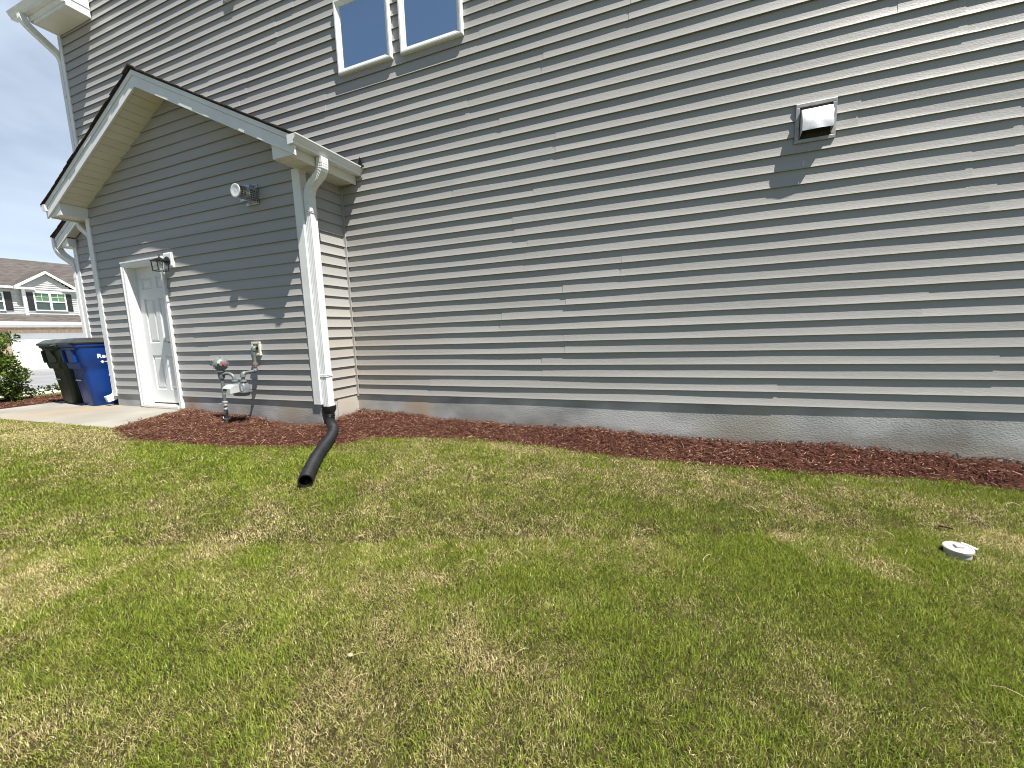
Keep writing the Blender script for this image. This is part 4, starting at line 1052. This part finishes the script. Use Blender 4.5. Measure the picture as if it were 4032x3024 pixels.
# ------------------------------------------------------------------ wheeled bins
def cart(name, label, P0, rot, body_m, lid_m, print_it):
    t = thing(name, label, 'bin', (P0[0], P0[1], PADZ))
    t.rotation_euler = (0, 0, rot)
    ORG[t.name] = Vector((0, 0, 0))
    # local frame: x to the left is negative, front face at y=0, nearest bottom corner at the origin
    mb = MB()
    def sec(w, d, yo, r, z): return ([(p[0], p[1]) for p in rrect(-0.24 - w / 2, -0.24 + w / 2, yo, yo + d, r, 5)], z)
    loft(mb, [sec(0.46, 0.55, 0.01, .05, 0.0), sec(0.48, 0.57, 0.0, .06, 0.02), sec(0.525, 0.63, -0.045, .07, 0.52), sec(0.545, 0.655, -0.06, .07, 0.62), sec(0.60, 0.70, -0.10, .07, 0.68), sec(0.625, 0.745, -0.135, .07, 0.93), sec(0.66, 0.79, -0.16, .06, 0.955), sec(0.66, 0.79, -0.16, .06, 0.985), sec(0.62, 0.74, -0.135, .06, 0.987)])
    b = mb.build('body', body_m, t, smooth=True)
    fr_ = MB()   # raised front ribs and pocket edges around the lift bar
    for x in (-0.405, -0.11): fr_.hexa([(x - .03, -0.002, 0.03), (x + .03, -0.002, 0.03), (x + .03, 0.05, 0.03), (x - .03, 0.05, 0.03), (x - .035, -0.052, 0.52), (x + .035, -0.052, 0.52), (x + .035, 0.0, 0.52), (x - .035, 0.0, 0.52)])
    fr_.hexa([(-.47, -0.095, 0.60), (-.01, -0.095, 0.60), (-.01, -0.03, 0.60), (-.47, -0.03, 0.60), (-.50, -0.112, 0.70), (.02, -0.112, 0.70), (.02, -0.03, 0.70), (-.50, -0.03, 0.70)])
    for xa, xb in ((-.445, -.395), (-.215, .0)): fr_.hexa([(xa, -0.150, 0.70), (xb, -0.150, 0.70), (xb, -0.10, 0.70), (xa, -0.10, 0.70), (xa - .004, -0.166, 0.90), (xb + .005, -0.168, 0.90), (xb + .005, -0.11, 0.90), (xa - .004, -0.11, 0.90)])
    fr_.build('rib', body_m, b, bevel=0.012)
    MB().tube([(-0.34, -0.064, 0.42), (-0.17, -0.064, 0.42)], 0.011, 10).build('lift_bar', M['bar'], t, smooth=True)
    sg = MB(); sg.hexa([(0.012, 0.10, 0.655), (0.02, 0.10, 0.655), (0.02, 0.48, 0.655), (0.012, 0.48, 0.655), (0.03, 0.16, 0.70), (0.058, 0.16, 0.70), (0.058, 0.36, 0.70), (0.03, 0.36, 0.70)])
    sg.build('side_grip', body_m, b, bevel=0.006)
    mb = MB()
    loft(mb, [sec(0.68, 0.82, -0.175, .05, 0.992), sec(0.69, 0.83, -0.18, .05, 1.012), sec(0.66, 0.80, -0.165, .06, 1.026), sec(0.56, 0.66, -0.11, .08, 1.072), sec(0.50, 0.58, -0.07, .08, 1.082)])
    mb.box(-0.50, 0.02, -0.185, -0.155, 0.985, 1.018)
    mb.build('lid', lid_m, t, smooth=True)
    for s_ in (-0.475, -0.005): MB().lathe((s_, 0.56, 0.12), (1 if s_ > -0.2 else -1, 0, 0), [(0, 0.115), (0.005, 0.125), (0.04, 0.125), (0.045, 0.11)], 22).build('wheel', M['black_plastic'], t)
    if print_it:
        cu = bpy.data.curves.new('t', 'FONT'); cu.body = 'Recycling'; cu.size = 0.092; cu.extrude = 0.0015; cu.offset = 0.0022
        to = bpy.data.objects.new('t', cu); C.objects.link(to)
        bpy.context.view_layer.update()
        me = bpy.data.meshes.new_from_object(to.evaluated_get(bpy.context.evaluated_depsgraph_get()))
        bpy.data.objects.remove(to)
        # stand the letters on the +x side panel: text x -> +y, text y -> up along the leaning face
        a0 = Vector((0.067, 0.10, 0.76)); ex = Vector((0, 1, 0)); ez = Vector((0.05, 0, 1)).normalized(); en = ex.cross(ez)
        for v in me.vertices: v.co = a0 + ex * v.co.x + ez * v.co.y + en * (v.co.z + 0.001)
        me.materials.append(M['print'])
        lo_ = bpy.data.objects.new('lettering', me); C.objects.link(lo_); lo_.parent = t
        q = MB()
        def W(a_, c_): return tuple(a0 + ex * a_ + ez * c_ + en * 0.004)
        q.add([W(0.03, -0.06), W(0.055, -0.085), W(0.08, -0.06), W(0.055, -0.035)], [(0, 1, 2, 3)])
        xx = 0.09
        for wd in (0.014, 0.010, 0.013, 0.009, 0.012, 0.014, 0.01): q.add([W(xx, -0.068), W(xx + wd, -0.068), W(xx + wd, -0.052), W(xx, -0.052)], [(0, 1, 2, 3)]); xx += wd + 0.004
        q.build('emblem', M['print'], t)
    return t
cart('recycling_bin', 'blue wheeled recycling cart with black lid and white lettering beside the downspout', (-4.57, -0.785), math.radians(-7), M['blue_bin'], M['lid'], True)
cart('trash_bin', 'dark green wheeled trash cart with a paler lid standing left of the blue one', (-5.33, -0.73), math.radians(-7), M['green_bin'], M['green_lid'], False)

# ------------------------------------------------------------------ left edge: mulch strip, shrub, sidewalk, street
kind(grid_mesh('mulch_strip', -7.6, -6.02, -3.2, 3.0, 0.06, lambda x, y: -0.185 + (fbm(x * 6, y * 6, 77, 3) - 0.5) * 0.05 - 0.05 * np.clip((x + 6.15) / 0.12, 0, 1), M['mulch'], keep=lambda x, y: (y > -1.42) | (x < -6.3)), 'structure')
n = 9000
x = rng.uniform(-7.6, -6.13, n); y = rng.uniform(-3.0, 1.5, n)
lc = kind(chips('mulch_chips', x, y, -0.185 + (fbm(x * 6, y * 6, 77, 3) - 0.5) * 0.05 + 0.004, n), 'stuff'); lc['label'] = 'red brown bark mulch in the bed with the shrub'
kind(MB().box(-8.35, -7.45, -30, 30, -0.5, -0.212).build('grass_strip', M['soil']), 'structure')
kind(MB().box(-9.75, -8.3, -40, 40, -0.5, -0.19).build('sidewalk', M['walk'], bevel=0.01), 'structure')
kind(MB().box(-21.5, -9.75, -60, 60, -0.6, -0.235).build('street', M['asphalt']), 'structure')
kind(MB().box(-21.9, -21.5, -60, 60, -0.6, -0.13).build('kerb', M['walk'], bevel=0.02), 'structure')
kind(MB().box(-46.2, -21.9, 2, 19.5, -0.6, -0.14).build('driveway', M['walk']), 'structure')

sh = thing('shrub', 'leafy green shrub in the mulch strip by the sidewalk', 'shrub', (-7.35, -1.00, -0.2))
R = random.Random(5)
stems = []
mb = MB()
for i in range(11):
    az = R.uniform(0, 6.28); le = R.uniform(0.75, 1.25); sp_ = R.uniform(0.12, 0.42)
    p = [(-7.35, -1.00, -0.22)]
    for k_ in (0.35, 0.7, 1.0): p.append((-7.35 + math.cos(az) * sp_ * k_, -1.00 + math.sin(az) * sp_ * k_, -0.2 + le * k_))
    pp = smooth_path(p, 5); mb.tube(pp, 0.011, 7, scales=[1 - 0.75 * j / (len(pp) - 1) for j in range(len(pp))]); stems.append(pp)
low = [(-7.35, -1.00, -0.2), (-7.25, -0.75, -0.10), (-7.15, -0.38, -0.05), (-7.12, -0.12, 0.0)]
pp = smooth_path(low, 6); mb.tube(pp, 0.008, 6); stems += [pp]
mb.build('stem', M['bark'], sh, smooth=True)
clumps = []
for i in range(120):
    z_ = R.uniform(-0.10, 0.66); rad = 0.47 * (1 - ((z_ - 0.18) / 0.62) ** 2) ** 0.5
    az = R.uniform(0, 6.28); rr = rad * R.uniform(0.3, 1.0) ** 0.6
    clumps.append((-7.35 + math.cos(az) * rr, -1.00 + math.sin(az) * rr, z_, R.uniform(0.06, 0.12)))
for i in range(42):
    az = R.uniform(0, 6.28); rr = 0.40 * R.random() ** 0.5
    clumps.append((-7.35 + math.cos(az) * rr, -1.02 + math.sin(az) * rr, R.uniform(0.80, 1.0), R.uniform(0.05, 0.10)))
for t_ in (0.5, 0.65, 0.8, 0.92, 1.0): q_ = pp[int(t_ * (len(pp) - 1))]; clumps.append((q_.x, q_.y, q_.z + 0.02, 0.05))
V, F, CL = [], [], []
for (cx, cy_, cz_, cr_) in clumps:
    ct = R.uniform(0.7, 1.25)
    for j in range(int(24 + 520 * cr_)):
        d = Vector((R.gauss(0, 1), R.gauss(0, 1), R.gauss(0, 0.8))).normalized(); p = Vector((cx, cy_, cz_)) + d * cr_ * R.uniform(0.4, 1.15)
        ax = (d + Vector((R.gauss(0, .5), R.gauss(0, .5), R.gauss(0.3, .4)))).normalized(); sd = ax.cross(Vector((R.gauss(0, 1), R.gauss(0, 1), R.gauss(0, 1)))).normalized(); nr = ax.cross(sd)
        L = R.uniform(0.038, 0.07); W_ = L * 0.24; o = len(V)
        V += [p, p + ax * L * 0.5 + sd * W_ + nr * 0.004, p + ax * L - nr * 0.004, p + ax * L * 0.5 - sd * W_ + nr * 0.004]
        F.append((o, o + 1, o + 2, o + 3)); a_ = R.random(); c = np.array([0.034, 0.070, 0.012]) * (1 - a_) + np.array([0.175, 0.25, 0.042]) * a_
        if R.random() < 0.02: c = np.array([0.14, 0.15, 0.04])
        CL += [c * ct] * 4
o0 = np.array(ORG[sh.name])
fo = tinted_mesh('foliage', np.array([tuple(v) for v in V]) - o0, np.array(F), np.array(CL), M['leaf'], 4); fo.parent = sh

# ------------------------------------------------------------------ white sewer clean-out and small bits on the lawn
cg = g(5.43, -1.41)
cap = thing('cleanout_cap', 'round white plastic drain cap sitting in the grass', 'drain cap', (5.43, -1.41, cg))
MB().lathe((5.43, -1.41, cg - 0.05), (0, 0, 1), [(0, 0.056), (0.083, 0.056), (0.085, 0.05)], 32).build('pipe_collar', M['cap'], cap, smooth=True)
mb = MB(); mb.lathe((5.43, -1.41, cg + 0.034), (-0.03, -0.06, 1), [(0, 0.060), (0.003, 0.0625), (0.014, 0.0625), (0.017, 0.058), (0.0175, 0.054), (0.015, 0.052), (0.015, 0.036), (0.0165, 0.034), (0.0165, 0.002)], 36)
mb.build('lid', M['cap'], cap, smooth=True)
MB().box(5.413, 5.447, -1.427, -1.393, cg + 0.048, cg + 0.060).build('wrench_nut', M['cap'], cap, bevel=0.003)
tag(MB().add([(5.47, -1.35, cg + 0.03), (5.53, -1.37, cg + 0.028), (5.56, -1.33, cg + 0.018), (5.50, -1.30, cg + 0.034), (5.47, -1.35, cg + 0.027), (5.53, -1.37, cg + 0.025), (5.56, -1.33, cg + 0.015), (5.50, -1.30, cg + 0.031)],
             [(0, 1, 2, 3), (7, 6, 5, 4), (0, 1, 5, 4), (1, 2, 6, 5), (2, 3, 7, 6), (3, 0, 4, 7)]).build('plastic_scrap', M['cap']), 'torn scrap of white plastic lying behind the drain cap', 'plastic scrap')
mb = MB(); mb.lathe((2.70, -3.12, g(2.7, -3.12) + 0.022), (0.2, 0.1, 1), [(0, 0.004), (0.003, 0.009), (0.007, 0.010), (0.011, 0.006), (0.012, 0.002)], 9)
tag(mb.build('pebble', M['stone'], smooth=True), 'small pale pebble in the grass near the camera', 'pebble')
mb = MB(); zc = g(5.5, -1.13) + 0.03
mb.sweep([(5.48, -1.12, zc), (5.51, -1.135, zc + 0.004), (5.54, -1.14, zc - 0.002)], [(0.008, 0.003), (-0.008, 0.003), (-0.006, -0.003), (0.006, -0.003)])
tag(mb.build('bark_chip', M['mulch']), 'lone dark bark chip on the grass behind the drain cap', 'bark chip')

# ------------------------------------------------------------------ the house across the street
nh = thing('neighbour_house', 'pale grey house with brown shingle roof and white garage door across the street', 'house', (-47, 15, -0.14))
XN = -47.0
nh.location.y -= 0.22
mb = MB()
# upper storey wall in courses, and the projecting bay
def ncourse(y0, y1, z0, z1, x, dz=0.16):
    z_ = z0
    while z_ < z1 - 0.01:
        zt2 = min(z_ + dz, z1); mb.hexa([(x - 0.4, y0, z_), (x + 0.045, y0, z_), (x + 0.045, y1, z_), (x - 0.4, y1, z_), (x - 0.4, y0, zt2), (x, y0, zt2), (x, y1, zt2), (x - 0.4, y1, zt2)]); z_ += dz
ncourse(5.0, 13.45, 3.75, 5.72, XN, 0.19)
ncourse(13.45, 21.0, 3.45, 5.75, XN + 0.35, 0.19)
# gable triangle
for i in range(8):
    z_ = 5.75 + i * 0.18; hw = (7.15 - z_) / 0.86
    if hw > 0: mb.hexa([(XN, 14.87 - hw, z_), (XN + 0.395, 14.87 - hw, z_), (XN + 0.395, 14.87 + hw, z_), (XN, 14.87 + hw, z_), (XN, 14.87 - hw, z_ + .18), (XN + 0.35, 14.87 - hw, z_ + .18), (XN + 0.35, 14.87 + hw, z_ + .18), (XN, 14.87 + hw, z_ + .18)])
mb.build('wall', M['n_siding'], nh)
mb = MB(); mb.box(XN - 0.2, XN + 0.9, 5.0, 12.05, -0.3, 2.78); mb.box(XN - 0.2, XN + 0.9, 12.05, 21.0, 2.20, 2.78); mb.build('brick_wall', M['n_brick'], nh)
MB().box(XN + 0.88, XN + 0.93, 12.0, 21.0, 2.02, 2.32).build('lintel', M['n_stone'], nh)
mb = MB()
mb.hexa([(XN + 0.25, 4, 5.78), (XN + 0.25, 24, 5.78), (XN - 0.1, 24, 5.70), (XN - 0.1, 4, 5.70), (XN - 5.5, 4, 8.90), (XN - 5.5, 24, 9.02), (XN - 5.7, 24, 8.85), (XN - 5.7, 4, 8.75)])
rf = mb.build('roof', M['n_roof'], nh)
mb = MB(); mb.hexa([(XN + 1.35, 4, 2.92), (XN + 1.35, 24, 2.92), (XN + 1.3, 24, 2.8), (XN + 1.3, 4, 2.8), (XN + 0.3, 4, 3.62), (XN + 0.3, 24, 3.62), (XN + 0.0, 24, 3.5), (XN + 0.0, 4, 3.5)]); mb.build('skirt_roof', M['n_roof'], nh)
mb = MB()
for s_ in (-1, 1):
    mb.hexa([(XN - 3.0, 14.87, 7.34), (XN + 0.62, 14.87, 7.34), (XN + 0.62, 14.87, 7.43), (XN - 3.0, 14.87, 7.43), (XN - 3.0, 14.87 + s_ * 2.0, 5.82), (XN + 0.62, 14.87 + s_ * 2.0, 5.82), (XN + 0.62, 14.87 + s_ * 2.0, 5.91), (XN - 3.0, 14.87 + s_ * 2.0, 5.91)])
mb.build('gable_roof', M['n_roof'], nh)
mb = MB()
for s_ in (-1, 1): mb.hexa([(XN + 0.60, 14.87, 7.10), (XN + 0.66, 14.87, 7.10), (XN + 0.66, 14.87, 7.34), (XN + 0.60, 14.87, 7.34), (XN + 0.60, 14.87 + s_ * 1.98, 5.68), (XN + 0.66, 14.87 + s_ * 1.98, 5.68), (XN + 0.66, 14.87 + s_ * 1.98, 5.92), (XN + 0.60, 14.87 + s_ * 1.98, 5.92)])
mb.build('fascia', M['white'], nh)
mb = MB(); mb.box(XN + 0.05, XN + 0.55, 5, 12.95, 5.72, 5.90); mb.box(XN + 0.05, XN + 0.7, 12.95, 14.1, 5.68, 5.86); mb.box(XN + 0.05, XN + 0.7, 15.75, 17.0, 5.68, 5.86); mb.build('gutter', M['white'], nh, bevel=0.02)
mb = MB(); mb.box(XN + 1.2, XN + 1.45, 4, 24, 2.70, 2.95); mb.box(XN + 1.0, XN + 1.3, 4, 24, 2.50, 2.69); mb.build('gutter', M['white'], nh, bevel=0.02)
for a_, b_ in ((13.36, 13.56), (16.7, 16.85)): MB().box(XN + 0.30, XN + 0.42, a_, b_, 3.4, 5.7).build('corner_board', M['white'], nh)
def nwin(y0, y1, z0, z1, x, panes):
    f = MB(); t = 0.09
    f.box(x, x + 0.09, y0, y1, z0, z0 + t); f.box(x, x + 0.09, y0, y1, z1 - t, z1); f.box(x, x + 0.088, y0, y0 + t, z0 + t, z1 - t); f.box(x, x + 0.088, y1 - t, y1, z0 + t, z1 - t)
    mid = (z0 + z1) / 2; w_ = (y1 - y0) / panes
    for i in range(1, panes): f.box(x, x + 0.086, y0 + w_ * i - 0.07, y0 + w_ * i + 0.07, z0 + t, z1 - t)
    f.box(x, x + 0.08, y0 + t, y1 - t, mid - 0.045, mid + 0.045)
    for i in range(panes):
        ya, yb = y0 + w_ * i + t, y0 + w_ * (i + 1) - t
        f.box(x + 0.04, x + 0.052, (ya + yb) / 2 - 0.012, (ya + yb) / 2 + 0.012, mid + 0.045, z1 - t); f.box(x + 0.04, x + 0.051, ya, yb, (mid + z1) / 2 - 0.012, (mid + z1) / 2 + 0.012)
    w = bpy.data.objects.new('window', None); C.objects.link(w); w.parent = nh; ORG[w.name] = Vector((x, y0, z0)); w.location = ORG[w.name] - ORG[nh.name]
    f.build('frame', M['white'], w)
    MB().box(x + 0.01, x + 0.03, y0 + 0.05, y1 - 0.05, mid, z1 - 0.05).build('pane', M['n_glass'], w)
    MB().box(x + 0.01, x + 0.03, y0 + 0.05, y1 - 0.05, z0 + 0.05, mid).build('pane', M['n_glass2'], w)
nwin(13.97, 15.97, 3.93, 5.52, XN + 0.385, 2)
nwin(10.5, 12.40, 3.88, 5.42, XN + 0.045, 2)
for y0, y1, x in ((13.60, 13.99, XN + 0.37), (15.97, 16.35, XN + 0.37), (12.44, 12.84, XN + 0.03), (10.06, 10.46, XN + 0.03)):
    s_ = MB(); s_.box(x, x + 0.06, y0, y1, 3.95, 5.46)
    for z_ in (4.02, 4.76): s_.box(x + 0.06, x + 0.075, y0 + 0.05, y1 - 0.05, z_, z_ + 0.62)
    s_.build('shutter', M['shutter'], nh)
mb = MB()
for i in range(4):
    z0 = -0.13 + i * 0.54
    mb.box(XN + 0.80, XN + 0.86, 12.1, 21.0, z0, z0 + 0.525)
mb.build('garage_door', M['garage'], nh, bevel=0.01)
